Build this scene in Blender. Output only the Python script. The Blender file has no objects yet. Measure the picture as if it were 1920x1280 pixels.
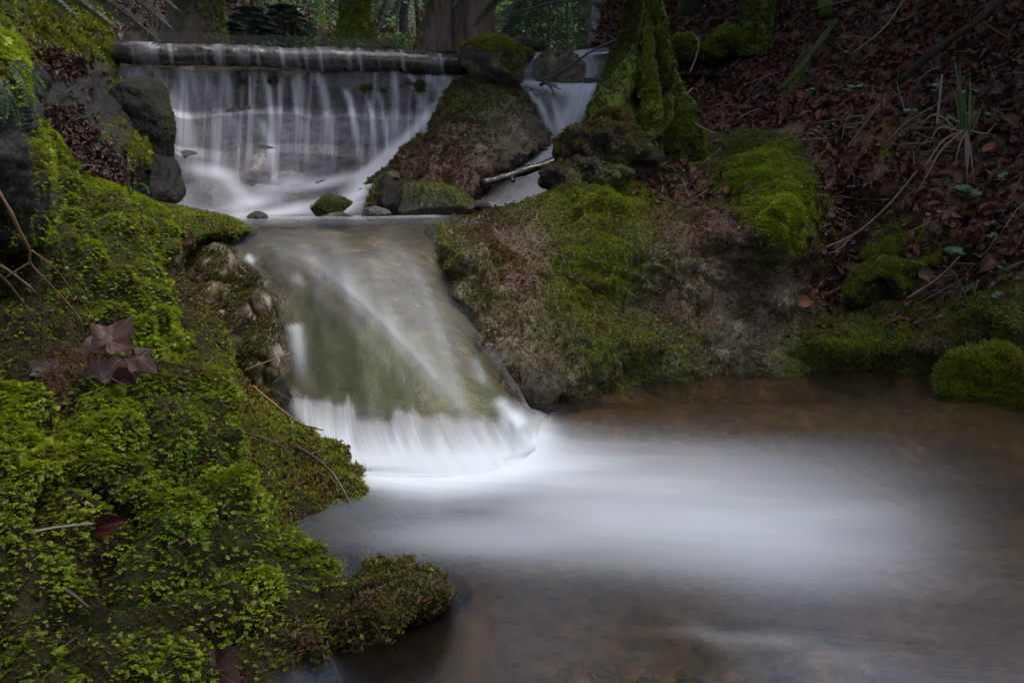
SUN_AZ, SKY, SUN, EXPOSURE = 105, 0.13, 1.3, 1.75
import bpy, math, random
import numpy as np
from mathutils import Vector, Matrix

rng = np.random.default_rng(11)
random.seed(11)
sc = bpy.context.scene
COL = sc.collection

# ---------------------------------------------------------------- camera model
F = 1600.0            # focal length in photo pixels (photo is 1920 x 1280)
CZ = 0.75             # camera height over the lower pool
PITCH = math.atan(260 / F)
cp, sp = math.cos(PITCH), math.sin(PITCH)


def P(u, v, D):
    """point at depth D (metres along +Y) seen at photo pixel u, v"""
    u = np.asarray(u, float); v = np.asarray(v, float); D = np.asarray(D, float)
    a = (u - 960) / F; b = (640 - v) / F
    dy = cp + b * sp; dz = -sp + b * cp
    t = D / dy
    return np.stack(np.broadcast_arrays(a * t, D + 0 * t, CZ + dz * t), -1)


def DZ(v, z=0.0):
    b = (640 - v) / F
    return (cp + b * sp) * (z - CZ) / (-sp + b * cp)


def proj(p):
    x, y, z = p[..., 0], p[..., 1], p[..., 2] - CZ
    f = np.maximum(y * cp - z * sp, 1e-3)
    return 960 + F * x / f, 640 - F * (y * sp + z * cp) / f


# ---------------------------------------------------------------- noise
def _h(ix, iy, iz, s):
    n = (ix * 73856093) ^ (iy * 19349663) ^ (iz * 83492791) ^ (s * 2654435761)
    n = n & 0xffffffff
    n = ((n ^ (n >> 15)) * 2246822519) & 0xffffffff
    n = ((n ^ (n >> 13)) * 3266489917) & 0xffffffff
    return ((n ^ (n >> 16)) & 0xffffff) / float(0xffffff) * 2 - 1


def vn(p, s=0):
    p = np.asarray(p, float)
    i = np.floor(p).astype(np.int64); f = p - i
    w = f * f * f * (f * (f * 6 - 15) + 10)
    x, y, z = i[..., 0], i[..., 1], i[..., 2]
    wx, wy, wz = w[..., 0], w[..., 1], w[..., 2]
    def L(a, b, t): return a + (b - a) * t
    c = [[[_h(x + a, y + b, z + d, s) for d in (0, 1)] for b in (0, 1)] for a in (0, 1)]
    return L(L(L(c[0][0][0], c[0][0][1], wz), L(c[0][1][0], c[0][1][1], wz), wy),
             L(L(c[1][0][0], c[1][0][1], wz), L(c[1][1][0], c[1][1][1], wz), wy), wx)


_R = np.array([[0.36, 0.48, -0.8], [-0.8, 0.6, 0.0], [0.48, 0.64, 0.6]])


def fbm(p, scale=1.0, oct=4, s=0, gain=0.5):
    p = np.asarray(p, float) / scale
    a, t, n = 1.0, 0.0, 0.0
    for k in range(oct):
        p = p @ _R.T
        t = t + a * vn(p, s + k); n += a
        p = p * 2.03 + 7.7; a *= gain
    return t / n


def billow(p, scale=1.0, oct=3, s=0, gain=0.5):
    """rounded cushions with creases, about 0..1"""
    p = np.asarray(p, float) / scale
    a, t, n = 1.0, 0.0, 0.0
    for k in range(oct):
        p = p @ _R.T
        t = t + a * np.sqrt(np.abs(vn(p, s + k)) + 1e-4); n += a
        p = p * 2.1 + 3.3; a *= gain
    return t / n


def sstep(a, b, x):
    t = np.clip((x - a) / (b - a), 0, 1)
    return t * t * (3 - 2 * t)


# ---------------------------------------------------------------- interpolation
def tps(pts, lam=1e-4, k=500.0):
    pts = np.array(pts, float)
    X = pts[:, :2] / k; n = len(X)
    def U(r2): return 0.5 * r2 * np.log(r2 + 1e-12)
    K = U(((X[:, None] - X[None]) ** 2).sum(-1)) + lam * np.eye(n)
    Pm = np.c_[np.ones(n), X]
    A = np.block([[K, Pm], [Pm.T, np.zeros((3, 3))]])
    w = np.linalg.solve(A, np.r_[pts[:, 2], 0, 0, 0])
    def f(u, v):
        u = np.asarray(u, float) / k; v = np.asarray(v, float) / k
        o = w[n] + w[n + 1] * u + w[n + 2] * v
        for (x, y), ww in zip(X, w[:n]):
            o = o + ww * U((u - x) ** 2 + (v - y) ** 2)
        return o
    return f


def field(pts, sig=60.0, base=None):
    """smooth painted amount from (u, v, value[, sigma]) samples; base = value far from all samples"""
    def f(u, v):
        num = np.zeros(np.broadcast(u, v).shape); den = num + 1e-9
        if base is not None:
            num = num + base * 0.12; den = den + 0.12
        for q in pts:
            s = q[3] if len(q) > 3 else sig
            su, sv = s if isinstance(s, tuple) else (s, s)
            w = np.exp(-((u - q[0]) / su) ** 2 / 2 - ((v - q[1]) / sv) ** 2 / 2)
            num = num + w * q[2]; den = den + w
        return num / den
    return f


def blobs(pts):
    """sum of anisotropic spots (u, v, su, sv, angle deg, amount)"""
    def f(u, v):
        t = np.zeros(np.broadcast(u, v).shape)
        for (cu, cv, su, sv, an, am) in pts:
            c, s = math.cos(math.radians(an)), math.sin(math.radians(an))
            du, dv = u - cu, v - cv
            x, y = du * c + dv * s, -du * s + dv * c
            t = t + am * np.exp(-(x / su) ** 2 - (y / sv) ** 2)
        return t
    return f


def seg_dist(u, v, poly, closed=True):
    u = np.asarray(u, float); v = np.asarray(v, float)
    d = np.full(u.shape, 1e9); tt = np.zeros(u.shape)
    n = len(poly)
    for i in range(n if closed else n - 1):
        a = poly[i]; b = poly[(i + 1) % n]
        ex, ey = b[0] - a[0], b[1] - a[1]
        L2 = ex * ex + ey * ey + 1e-9
        t = np.clip(((u - a[0]) * ex + (v - a[1]) * ey) / L2, 0, 1)
        q = np.hypot(u - a[0] - t * ex, v - a[1] - t * ey)
        m = q < d
        d = np.where(m, q, d); tt = np.where(m, (i + t) / (n - (0 if closed else 1)), tt)
    return d, tt


def inside(u, v, poly):
    c = np.zeros(np.shape(u), bool); n = len(poly)
    for i in range(n):
        x1, y1 = poly[i]; x2, y2 = poly[(i + 1) % n]
        if y1 == y2: continue
        c ^= ((y1 > v) != (y2 > v)) & (u < (x2 - x1) * (v - y1) / (y2 - y1) + x1)
    return c


def sdf(u, v, poly):
    d, _ = seg_dist(u, v, poly)
    return np.where(inside(u, v, poly), d, -d)


def catmull(pts, n):
    pts = np.asarray(pts, float)
    d = np.r_[0, np.cumsum(np.maximum(np.linalg.norm(np.diff(pts, axis=0), axis=1), 1e-6))]
    t = np.linspace(0, d[-1], n)
    pe = np.vstack([2 * pts[0] - pts[1], pts, 2 * pts[-1] - pts[-2]])
    de = np.r_[-(d[1] - d[0]), d, d[-1] + (d[-1] - d[-2])]
    m = (pe[2:] - pe[:-2]) / (de[2:] - de[:-2])[:, None]
    i = np.clip(np.searchsorted(d, t, side='right') - 1, 0, len(pts) - 2)
    h = (d[i + 1] - d[i])[:, None]; s = ((t - d[i]) / (d[i + 1] - d[i]))[:, None]
    return ((2 * s**3 - 3 * s**2 + 1) * pts[i] + (s**3 - 2 * s**2 + s) * h * m[i]
            + (-2 * s**3 + 3 * s**2) * pts[i + 1] + (s**3 - s**2) * h * m[i + 1])


def loft(curves, nalong, nacross):
    """curves: lists of world points, resampled along; then splined across -> (nalong, nacross, 3)"""
    C = np.stack([catmull(c, nalong) for c in curves], 1)
    return np.stack([catmull(C[i], nacross) for i in range(nalong)], 0)


def grid_normals(G):
    a = np.gradient(G, axis=0); b = np.gradient(G, axis=1)
    n = np.cross(a, b)
    n /= np.linalg.norm(n, axis=-1, keepdims=True) + 1e-12
    toward = np.array([0, 0, CZ]) - G
    s = np.sign((n * toward).sum(-1, keepdims=True)); s[s == 0] = 1
    return n * s


def grid_faces(nr, nc, keep=None):
    i = np.arange(nr * nc).reshape(nr, nc)
    q = np.stack([i[:-1, :-1], i[1:, :-1], i[1:, 1:], i[:-1, 1:]], -1)
    if keep is not None:
        k = keep[:-1, :-1] & keep[1:, :-1] & keep[1:, 1:] & keep[:-1, 1:]
        return q[k]
    return q.reshape(-1, 4)


# ---------------------------------------------------------------- objects
def tag(o, label=None, cat=None, group=None, kind=None):
    if label: o['label'] = label
    if cat: o['category'] = cat
    if group: o['group'] = group
    if kind: o['kind'] = kind
    return o


def mesh_data(name, V, Fc, mats=(), attrs=None, smooth=True, mi=None):
    V = np.ascontiguousarray(V, np.float32).reshape(-1, 3)
    if not isinstance(Fc, (list, tuple)): Fc = [Fc]
    Fc = [np.asarray(f, np.int32) for f in Fc if len(f)]
    me = bpy.data.meshes.new(name)
    me.vertices.add(len(V)); me.vertices.foreach_set('co', V.ravel())
    loops = np.concatenate([f.ravel() for f in Fc])
    tot = np.concatenate([np.full(len(f), f.shape[1], np.int32) for f in Fc])
    st = np.r_[0, np.cumsum(tot)[:-1]].astype(np.int32)
    me.loops.add(len(loops)); me.loops.foreach_set('vertex_index', loops)
    me.polygons.add(len(tot))
    me.polygons.foreach_set('loop_start', st)
    try: me.polygons.foreach_set('loop_total', tot)
    except Exception: pass
    if smooth: me.polygons.foreach_set('use_smooth', np.ones(len(tot), bool))
    for m in mats: me.materials.append(m)
    if mi is not None: me.polygons.foreach_set('material_index', np.asarray(mi, np.int32))
    for k, a in (attrs or {}).items():
        a = np.asarray(a, np.float32)
        if a.ndim == 1 or a.shape[-1] == 1:
            at = me.attributes.new(k, 'FLOAT', 'POINT'); at.data.foreach_set('value', a.ravel())
        else:
            at = me.attributes.new(k, 'FLOAT_VECTOR', 'POINT'); at.data.foreach_set('vector', a.ravel())
    me.update(); me.validate(clean_customdata=False)
    return me


def build(name, V, Fc, mat, parent=None, attrs=None, smooth=True, origin=None, mi=None):
    V = np.asarray(V, float).reshape(-1, 3)
    if parent is not None:
        off = np.array(parent['_base'] if '_base' in parent else parent.location)
    elif origin is not None: off = np.asarray(origin, float)
    else:
        off = V.mean(0); off[2] = V[:, 2].min()
    mats = mat if isinstance(mat, (list, tuple)) else [mat]
    me = mesh_data(name, V - off, Fc, mats, attrs, smooth, mi)
    o = bpy.data.objects.new(name, me); COL.objects.link(o)
    if parent is not None: o.parent = parent
    else: o.location = off
    return o


def empty(name, loc):
    o = bpy.data.objects.new(name, None); COL.objects.link(o)
    o.location = [float(c) for c in loc]; o.empty_display_size = 0.1
    return o


# ---------------------------------------------------------------- shapes
def icosphere(n):
    t = (1 + 5 ** .5) / 2
    V = [(-1, t, 0), (1, t, 0), (-1, -t, 0), (1, -t, 0), (0, -1, t), (0, 1, t), (0, -1, -t), (0, 1, -t),
         (t, 0, -1), (t, 0, 1), (-t, 0, -1), (-t, 0, 1)]
    Fc = [(0, 11, 5), (0, 5, 1), (0, 1, 7), (0, 7, 10), (0, 10, 11), (1, 5, 9), (5, 11, 4), (11, 10, 2), (10, 7, 6),
          (7, 1, 8), (3, 9, 4), (3, 4, 2), (3, 2, 6), (3, 6, 8), (3, 8, 9), (4, 9, 5), (2, 4, 11), (6, 2, 10), (8, 6, 7), (9, 8, 1)]
    V = np.array(V, float); V /= np.linalg.norm(V, axis=1, keepdims=True); Fc = np.array(Fc)
    for _ in range(n):
        e = np.sort(np.vstack([Fc[:, [0, 1]], Fc[:, [1, 2]], Fc[:, [2, 0]]]), 1)
        ue, inv = np.unique(e, axis=0, return_inverse=True); inv = inv.ravel()
        mid = V[ue].mean(1); mid /= np.linalg.norm(mid, axis=1, keepdims=True)
        m = inv + len(V); k = len(Fc)
        a, b, c = m[:k], m[k:2 * k], m[2 * k:]
        V = np.vstack([V, mid])
        Fc = np.vstack([np.c_[Fc[:, 0], a, c], np.c_[Fc[:, 1], b, a], np.c_[Fc[:, 2], c, b], np.c_[a, b, c]])
    return V, Fc


def rot_z(a):
    c, s = math.cos(a), math.sin(a)
    return np.array([[c, -s, 0], [s, c, 0], [0, 0, 1.0]])


def rot_axis(ax, a):
    return np.array(Matrix.Rotation(a, 3, Vector(ax)))


def rock_shape(center, dims, n=5, planes=0, rough=0.12, cell=0.6, seed=0, rz=0.0, tilt=None, cush=0.0):
    """closed boulder: ellipsoid, optionally cut by planes into facets, with layered noise"""
    r = np.random.default_rng(seed)
    V, Fc = icosphere(n)
    d = V.copy(); rad = np.ones(len(V))
    if planes:
        N = r.normal(size=(planes, 3)); N /= np.linalg.norm(N, axis=1, keepdims=True)
        off = r.uniform(0.52, 0.85, planes)
        for nn, oo in zip(N, off):
            c = d @ nn
            lim = np.where(c > 0.05, oo / np.maximum(c, 0.05), 9)
            k = 26.0
            rad = -np.log(np.exp(-k * rad) + np.exp(-k * lim)) / k
    V = d * rad[:, None]
    V = V * (np.array(dims) / 2)
    sz = float(np.mean(dims))
    V += d * (fbm(V + seed * 3.1, cell * sz, 5, seed) * rough * sz)[:, None]
    if cush: V += d * (billow(V + seed, cush, 2, seed + 9) * 0.25 * cush)[:, None]
    R = rot_z(rz)
    if tilt is not None: R = rot_axis(tilt[0], tilt[1]) @ R
    return V @ R.T + np.asarray(center), Fc


def tube(pts, rads, sides=10, nseg=None, rough=0.0, cell=0.1, seed=0, cap=True, flute=0.0):
    pts = np.asarray(pts, float)
    n = nseg or max(8, len(pts) * 4)
    pr = catmull(np.c_[pts, np.asarray(rads, float)], n)
    C, Rr = pr[:, :3], np.maximum(pr[:, 3], 1e-4)
    T = np.gradient(C, axis=0); T /= np.linalg.norm(T, axis=1, keepdims=True) + 1e-9
    ref = np.array([0.31, 0.17, 0.93]) if abs(T[:, 2].mean()) < 0.8 else np.array([1.0, 0.2, 0.1])
    X = np.cross(T, ref); X /= np.linalg.norm(X, axis=1, keepdims=True) + 1e-9
    Y = np.cross(T, X)
    a = np.linspace(0, 2 * np.pi, sides, endpoint=False)
    dirs = X[:, None] * np.cos(a)[None, :, None] + Y[:, None] * np.sin(a)[None, :, None]
    rr = Rr[:, None] * np.ones(sides)
    if flute:
        rr = rr * (1 + flute * np.sin(a * 5 + seed)[None] * np.linspace(1, .2, n)[:, None] + flute * .6 * np.sin(a * 3 + seed * 2)[None])
    V = C[:, None] + dirs * rr[..., None]
    if rough:
        V = V + dirs * (rough * fbm(V + seed, cell, 4, seed))[..., None]
    i = np.arange(n * sides).reshape(n, sides); j = np.roll(i, -1, 1)
    q = np.stack([i[:-1], j[:-1], j[1:], i[1:]], -1).reshape(-1, 4)
    V = V.reshape(-1, 3); t = np.empty((0, 3), int)
    if cap:
        V = np.vstack([V, C[0], C[-1]])
        t = np.vstack([np.c_[j[0], i[0], np.full(sides, n * sides)], np.c_[i[-1], j[-1], np.full(sides, n * sides + 1)]])
    return V, q, t


class MB:
    """collects pieces into ONE mesh"""
    def __init__(s): s.V = []; s.q = []; s.t = []; s.n = 0; s.a = []
    def add(s, V, *fs, a=None):
        V = np.asarray(V, float).reshape(-1, 3)
        for f in fs:
            f = np.asarray(f)
            if len(f) == 0: continue
            (s.q if f.shape[1] == 4 else s.t).append(f + s.n)
        s.V.append(V); s.n += len(V)
        s.a.append(np.zeros((len(V), 3)) if a is None else np.broadcast_to(a, (len(V), 3)))
        return s
    def get(s):
        return np.vstack(s.V), [np.vstack(x) for x in (s.q, s.t) if x], np.vstack(s.a)
    def build(s, name, mat, parent=None, attr=None, **k):
        V, f, a = s.get()
        return build(name, V, f, mat, parent, {attr: a} if attr else None, **k)


# ---------------------------------------------------------------- scatter
def tri(Fc):
    out = []
    for f in (Fc if isinstance(Fc, (list, tuple)) else [Fc]):
        f = np.asarray(f)
        if len(f) == 0: continue
        if f.shape[1] == 4: out += [f[:, [0, 1, 2]], f[:, [0, 2, 3]]]
        else: out.append(f)
    return np.vstack(out)


def scatter(V, Fc, w, n, r=None, margin=160):
    """n random points over a surface weighted by per-vertex w; only where the camera side could see"""
    r = r or rng
    V = np.asarray(V, float).reshape(-1, 3); T = tri(Fc)
    a, b, c = V[T[:, 0]], V[T[:, 1]], V[T[:, 2]]
    nn = np.cross(b - a, c - a); ar = np.linalg.norm(nn, axis=1) + 1e-12
    N = nn / ar[:, None]; cen = (a + b + c) / 3
    toward = np.array([0, 0, CZ]) - cen
    N = N * np.sign((N * toward).sum(1))[:, None] if w is not None and getattr(w, 'flip', True) else N
    u, v = proj(cen)
    ok = (u > -margin) & (u < 1920 + margin) & (v > -margin) & (v < 1280 + margin)
    ww = ar * np.clip(w[T].mean(1), 0, None) * ok
    s = ww.sum()
    if s <= 0: return np.zeros((0, 3)), np.zeros((0, 3)), np.zeros((0, 3), int)
    k = r.choice(len(T), n, p=ww / s)
    p, q = r.random(n), r.random(n); m = p + q > 1
    p[m], q[m] = 1 - p[m], 1 - q[m]
    return a[k] + (b - a)[k] * p[:, None] + (c - a)[k] * q[:, None], N[k], T[k]


def frames(z, seed_dir):
    z = z / (np.linalg.norm(z, axis=1, keepdims=True) + 1e-9)
    x = seed_dir - (seed_dir * z).sum(1, keepdims=True) * z
    x /= np.linalg.norm(x, axis=1, keepdims=True) + 1e-9
    return x, np.cross(z, x), z


def instance(protos, pos, x, y, z, s, ab, r=None):
    """copies of small shapes baked into one mesh: returns V, tris, attr (tip, random, dry)"""
    r = r or rng
    k = r.integers(0, len(protos), len(pos))
    Vs, Fs, As = [], [], []; off = 0
    for i, (pv, pf, pt) in enumerate(protos):
        m = np.where(k == i)[0]
        if len(m) == 0: continue
        W = (pos[m][:, None] + s[m][:, None, None] * (pv[None, :, :1] * x[m][:, None] + pv[None, :, 1:2] * y[m][:, None] + pv[None, :, 2:] * z[m][:, None]))
        Vs.append(W.reshape(-1, 3).astype(np.float32))
        Fs.append((pf[None] + (np.arange(len(m)) * len(pv))[:, None, None] + off).reshape(-1, 3))
        A = np.empty((len(m), len(pv), 3), np.float32)
        A[..., 0] = pt[None]; A[..., 1:] = ab[m][:, None]
        As.append(A.reshape(-1, 3)); off += len(m) * len(pv)
    return np.vstack(Vs), np.vstack(Fs), np.vstack(As)
# ---------------------------------------------------------------- materials
class NB:
    def __init__(s, name):
        s.m = bpy.data.materials.new(name); s.m.use_nodes = True
        s.t = s.m.node_tree; s.t.nodes.clear()
        s.out = s.t.nodes.new('ShaderNodeOutputMaterial')
    def n(s, typ, props=None, **ins):
        nd = s.t.nodes.new(typ)
        for k, v in (props or {}).items(): setattr(nd, k, v)
        for k, v in ins.items(): s.set(nd, k, v)
        return nd
    def set(s, nd, k, v):
        sock = nd.inputs[int(k[1:])] if k[0] == '_' and k[1:].isdigit() else nd.inputs[k.replace('_', ' ')]
        if hasattr(v, 'bl_rna') and isinstance(v, bpy.types.NodeSocket): s.t.links.new(v, sock)
        else: sock.default_value = v if not (isinstance(v, tuple) and len(v) == 3 and sock.type == 'RGBA') else (*v, 1)
    def noise(s, vec, scale, detail=4, rough=0.55, dist=0.0):
        return s.n('ShaderNodeTexNoise', None, Vector=vec, Scale=scale, Detail=detail, Roughness=rough, Distortion=dist).outputs['Fac']
    def ramp(s, fac, stops):
        r = s.n('ShaderNodeValToRGB', None, Fac=fac)
        el = r.color_ramp.elements
        while len(el) < len(stops): el.new(0.5)
        for e, (p, c) in zip(el, stops):
            e.position = p; e.color = (*c, 1) if isinstance(c, tuple) else (c, c, c, 1)
        return r.outputs['Color']
    def mix(s, f, a, b):
        m = s.n('ShaderNodeMix', {'data_type': 'RGBA'})
        s.set(m, '_0', f); s.set(m, '_6', a); s.set(m, '_7', b)
        return m.outputs[2]
    def math(s, op, a, b=0.5, c=None, clamp=False):
        m = s.n('ShaderNodeMath', {'operation': op, 'use_clamp': clamp}, _0=a, _1=b)
        if c is not None: s.set(m, '_2', c)
        return m.outputs[0]
    def mapr(s, v, a, b, c=0.0, d=1.0):
        return s.n('ShaderNodeMapRange', {'clamp': True}, _0=v, _1=a, _2=b, _3=c, _4=d).outputs[0]
    def attr(s, name): return s.n('ShaderNodeAttribute', {'attribute_name': name})
    def sep(s, v): return s.n('ShaderNodeSeparateXYZ', None, _0=v).outputs
    def pos(s): return s.n('ShaderNodeNewGeometry').outputs['Position']
    def obj(s): return s.n('ShaderNodeTexCoord').outputs['Object']
    def bump(s, h, strength=0.5, dist=0.01):
        return s.n('ShaderNodeBump', None, Strength=strength, Distance=dist, Height=h).outputs[0]
    def done(s, sh): s.t.links.new(sh, s.out.inputs[0]); return s.m


def scaled(b, v, k): return b.n('ShaderNodeVectorMath', {'operation': 'MULTIPLY'}, _0=v, _1=k).outputs[0]


def rock_mat(name, dark, mid, light, moss=(0.03, 0.045, 0.010), rough=(0.25, 0.6), scale=1.0, bump=0.6, mossy=True, spec=0.5, bias=0.0):
    """wet limestone: dark and pale mottling, rusty stains, an algae film where attribute 'paint'.x says so"""
    b = NB(name); p = b.pos()
    n1 = b.noise(p, 5 * scale, 8, 0.62, 0.4); n2 = b.noise(p, 28 * scale, 6, 0.65); n3 = b.noise(p, 95 * scale, 4, 0.75)
    col = b.ramp(n1, [(0.34 + bias, dark), (0.5 + bias, mid), (0.68 + bias, light)])
    col = b.mix(b.mapr(n2, 0.42, 0.62, 0, 0.75), col, tuple(c * 0.45 for c in dark))
    col = b.mix(b.mapr(n3, 0.55, 0.75, 0, 0.5), col, light)
    at = b.attr('paint').outputs['Vector']; x, y, z = b.sep(at)
    if mossy:
        mm = b.math('ADD', x, b.math('MULTIPLY', b.math('SUBTRACT', n2, 0.5), 0.9))
        mcol = b.mix(n3, tuple(c * 0.5 for c in moss), tuple(c * 1.5 for c in moss))
        col = b.mix(b.mapr(mm, 0.35, 0.62), col, mcol)
    # y: rusty brown debris
    dm = b.math('ADD', y, b.math('MULTIPLY', b.math('SUBTRACT', n3, 0.5), 1.2))
    col = b.mix(b.mapr(dm, 0.45, 0.7), col, b.mix(n2, (0.05, 0.022, 0.012), (0.13, 0.06, 0.032)))
    ro = b.mapr(n2, 0.3, 0.7, rough[0], rough[1])
    h = b.math('ADD', b.math('MULTIPLY', n2, 1.0), b.math('MULTIPLY', n3, 0.5))
    bp = b.bump(h, bump, 0.02)
    bs = b.n('ShaderNodeBsdfPrincipled', None, Base_Color=col, Roughness=ro, Normal=bp)
    bs.inputs['Specular IOR Level'].default_value = spec
    return b.done(bs.outputs[0])


def moss_mat(name, lo, hi, yel, dry=(0.07, 0.04, 0.015), trans=0.35):
    b = NB(name)
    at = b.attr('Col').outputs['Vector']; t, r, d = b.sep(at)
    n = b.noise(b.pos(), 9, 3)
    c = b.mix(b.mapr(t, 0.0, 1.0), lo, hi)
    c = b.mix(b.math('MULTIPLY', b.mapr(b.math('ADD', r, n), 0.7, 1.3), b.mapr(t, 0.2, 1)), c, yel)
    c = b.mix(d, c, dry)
    bs = b.n('ShaderNodeBsdfPrincipled', None, Base_Color=c, Roughness=0.42)
    bs.inputs['Specular IOR Level'].default_value = 0.35
    tr = b.n('ShaderNodeBsdfTranslucent', None, Color=b.mix(0.3, c, yel))
    mx = b.n('ShaderNodeMixShader', None, Fac=trans); b.set(mx, '_1', bs.outputs[0]); b.set(mx, '_2', tr.outputs[0])
    return b.done(mx.outputs[0])


def leaf_mat(name, stops, rough=0.4, vein=True, trans=0.15, spec=0.25):
    """dead or living leaves; colour differs from leaf to leaf by 'Col'.y"""
    b = NB(name)
    at = b.attr('Col').outputs['Vector']; t, r, d = b.sep(at)
    oi = b.n('ShaderNodeObjectInfo').outputs['Random']
    c = b.ramp(b.math('FRACT', b.math('ADD', r, oi)), stops)
    n = b.noise(b.pos(), 90, 5, 0.7)
    c = b.mix(b.mapr(n, 0.5, 0.72, 0, 0.6), c, (0.02, 0.011, 0.008))
    ve = b.mapr(t, 0.86, 0.97, 0, 0.5)
    c = b.mix(ve, c, (0.12, 0.07, 0.045))
    h = b.math('ADD', n, b.math('MULTIPLY', t, -0.8))
    bs = b.n('ShaderNodeBsdfPrincipled', None, Base_Color=c, Roughness=b.mapr(n, 0.3, 0.7, rough * 0.6, rough * 1.5), Normal=b.bump(h, 0.35, 0.004))
    bs.inputs['Specular IOR Level'].default_value = spec
    tr = b.n('ShaderNodeBsdfTranslucent', None, Color=c)
    mx = b.n('ShaderNodeMixShader', None, Fac=trans); b.set(mx, '_1', bs.outputs[0]); b.set(mx, '_2', tr.outputs[0])
    return b.done(mx.outputs[0])


def bark_mat(name, dark, light, moss=(0.045, 0.07, 0.010), amount=0.5, rough=0.75, vs=(14, 14, 2.2)):
    b = NB(name); p = b.obj()
    w = b.noise(scaled(b, p, vs), 1.6, 7, 0.65, 0.6)
    n = b.noise(p, 2.2, 6, 0.6); f = b.noise(p, 60, 4, 0.7)
    c = b.ramp(w, [(0.32, dark), (0.5, tuple((a + q) / 2 for a, q in zip(dark, light))), (0.72, light)])
    c = b.mix(b.mapr(f, 0.5, 0.8, 0, 0.5), c, dark)
    if amount > 0:
        m = b.math('ADD', n, b.math('MULTIPLY', b.math('SUBTRACT', f, 0.5), 0.5))
        c = b.mix(b.mapr(m, 0.62 - amount * 0.4, 0.75 - amount * 0.4), c, b.mix(f, tuple(q * 0.45 for q in moss), tuple(q * 1.5 for q in moss)))
    bs = b.n('ShaderNodeBsdfPrincipled', None, Base_Color=c, Roughness=rough, Normal=b.bump(b.math('ADD', w, b.math('MULTIPLY', f, 0.5)), 0.8, 0.03))
    bs.inputs['Specular IOR Level'].default_value = 0.15
    return b.done(bs.outputs[0])


def plain(name, col, rough=0.5, var=0.35, scale=40, trans=0.0, bump=0.2):
    b = NB(name); n = b.noise(b.pos(), scale, 5, 0.65)
    c = b.mix(n, tuple(q * (1 - var) for q in col), tuple(min(1, q * (1 + var)) for q in col))
    bs = b.n('ShaderNodeBsdfPrincipled', None, Base_Color=c, Roughness=rough, Normal=b.bump(n, bump, 0.01))
    sh = bs.outputs[0]
    if trans:
        tr = b.n('ShaderNodeBsdfTranslucent', None, Color=c)
        mx = b.n('ShaderNodeMixShader', None, Fac=trans); b.set(mx, '_1', sh); b.set(mx, '_2', tr.outputs[0]); sh = mx.outputs[0]
    return b.done(sh)


def water_mat(name, tint=(0.75, 0.68, 0.55), foam=(0.80, 0.82, 0.86), rough=0.12, fs=(30, 2.0), streak=0.8, bump=0.15, spec=1.0, wob=9.0, density=1.0):
    """clear stream water; attribute foam = white water and highlights painted on the pool, attribute flow = (across, along) for streaks"""
    b = NB(name)
    fl = b.attr('flow').outputs['Vector']; x, y, z = b.sep(fl)
    vec = b.n('ShaderNodeCombineXYZ', None, _0=b.math('MULTIPLY', x, fs[0]), _1=b.math('MULTIPLY', y, fs[1]), _2=0.0).outputs[0]
    s1 = b.noise(vec, 1.0, 4, 0.6); s2 = b.noise(scaled(b, vec, (3.1, 1.3, 1)), 1.0, 3, 0.6)
    st = b.math('ADD', b.math('MULTIPLY', s1, 0.65), b.math('MULTIPLY', s2, 0.35))
    fo = b.attr('foam').outputs['Fac']
    k = b.math('ADD', 1.0 - streak * 0.55, b.math('MULTIPLY', b.mapr(st, 0.33, 0.67), streak))
    k = b.math('ADD', 1.0, b.math('MULTIPLY', b.math('SUBTRACT', k, 1.0), z))
    a = b.math('MULTIPLY', b.math('MULTIPLY', fo, k), density, clamp=True)
    nb = b.bump(b.math('ADD', st, b.math('MULTIPLY', b.noise(b.pos(), wob, 3), 0.6)), bump, 0.03)
    tr = b.n('ShaderNodeBsdfTransparent', None, Color=(*tint, 1))
    gl = b.n('ShaderNodeBsdfGlossy', None, Color=(1, 1, 1, 1), Roughness=rough, Normal=nb)
    fr = b.n('ShaderNodeFresnel', None, IOR=1.33, Normal=nb).outputs[0]
    w = b.n('ShaderNodeMixShader', None, Fac=b.math('MULTIPLY', fr, spec, clamp=True)); b.set(w, '_1', tr.outputs[0]); b.set(w, '_2', gl.outputs[0])
    df = b.n('ShaderNodeBsdfDiffuse', None, Color=(*foam, 1))
    tl = b.n('ShaderNodeBsdfTranslucent', None, Color=(*foam, 1))
    fm = b.n('ShaderNodeMixShader', None, Fac=0.3); b.set(fm, '_1', df.outputs[0]); b.set(fm, '_2', tl.outputs[0])
    o = b.n('ShaderNodeMixShader', None, Fac=a); b.set(o, '_1', w.outputs[0]); b.set(o, '_2', fm.outputs[0])
    return b.done(o.outputs[0])


M = {}
M['tufa'] = rock_mat('wet_tufa', (0.030, 0.022, 0.012), (0.085, 0.063, 0.036), (0.20, 0.16, 0.115), (0.045, 0.052, 0.012), (0.14, 0.5), 1.3, 1.0)
M['slab'] = rock_mat('slab_rock', (0.024, 0.022, 0.009), (0.068, 0.056, 0.030), (0.16, 0.12, 0.088), (0.050, 0.062, 0.016), (0.2, 0.5), 0.9, 0.35)
M['weir'] = rock_mat('weir_rock', (0.012, 0.011, 0.011), (0.040, 0.035, 0.033), (0.12, 0.098, 0.088), (0.030, 0.034, 0.010), (0.18, 0.5), 1.0, 0.7)
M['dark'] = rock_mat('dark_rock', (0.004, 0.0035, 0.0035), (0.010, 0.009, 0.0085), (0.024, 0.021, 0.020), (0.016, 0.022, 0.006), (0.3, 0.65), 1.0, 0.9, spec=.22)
M['stone'] = rock_mat('stream_stone', (0.016, 0.013, 0.010), (0.055, 0.046, 0.036), (0.25, 0.23, 0.21), (0.05, 0.06, 0.012), (0.12, 0.5), 2.4, 1.0)
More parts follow.
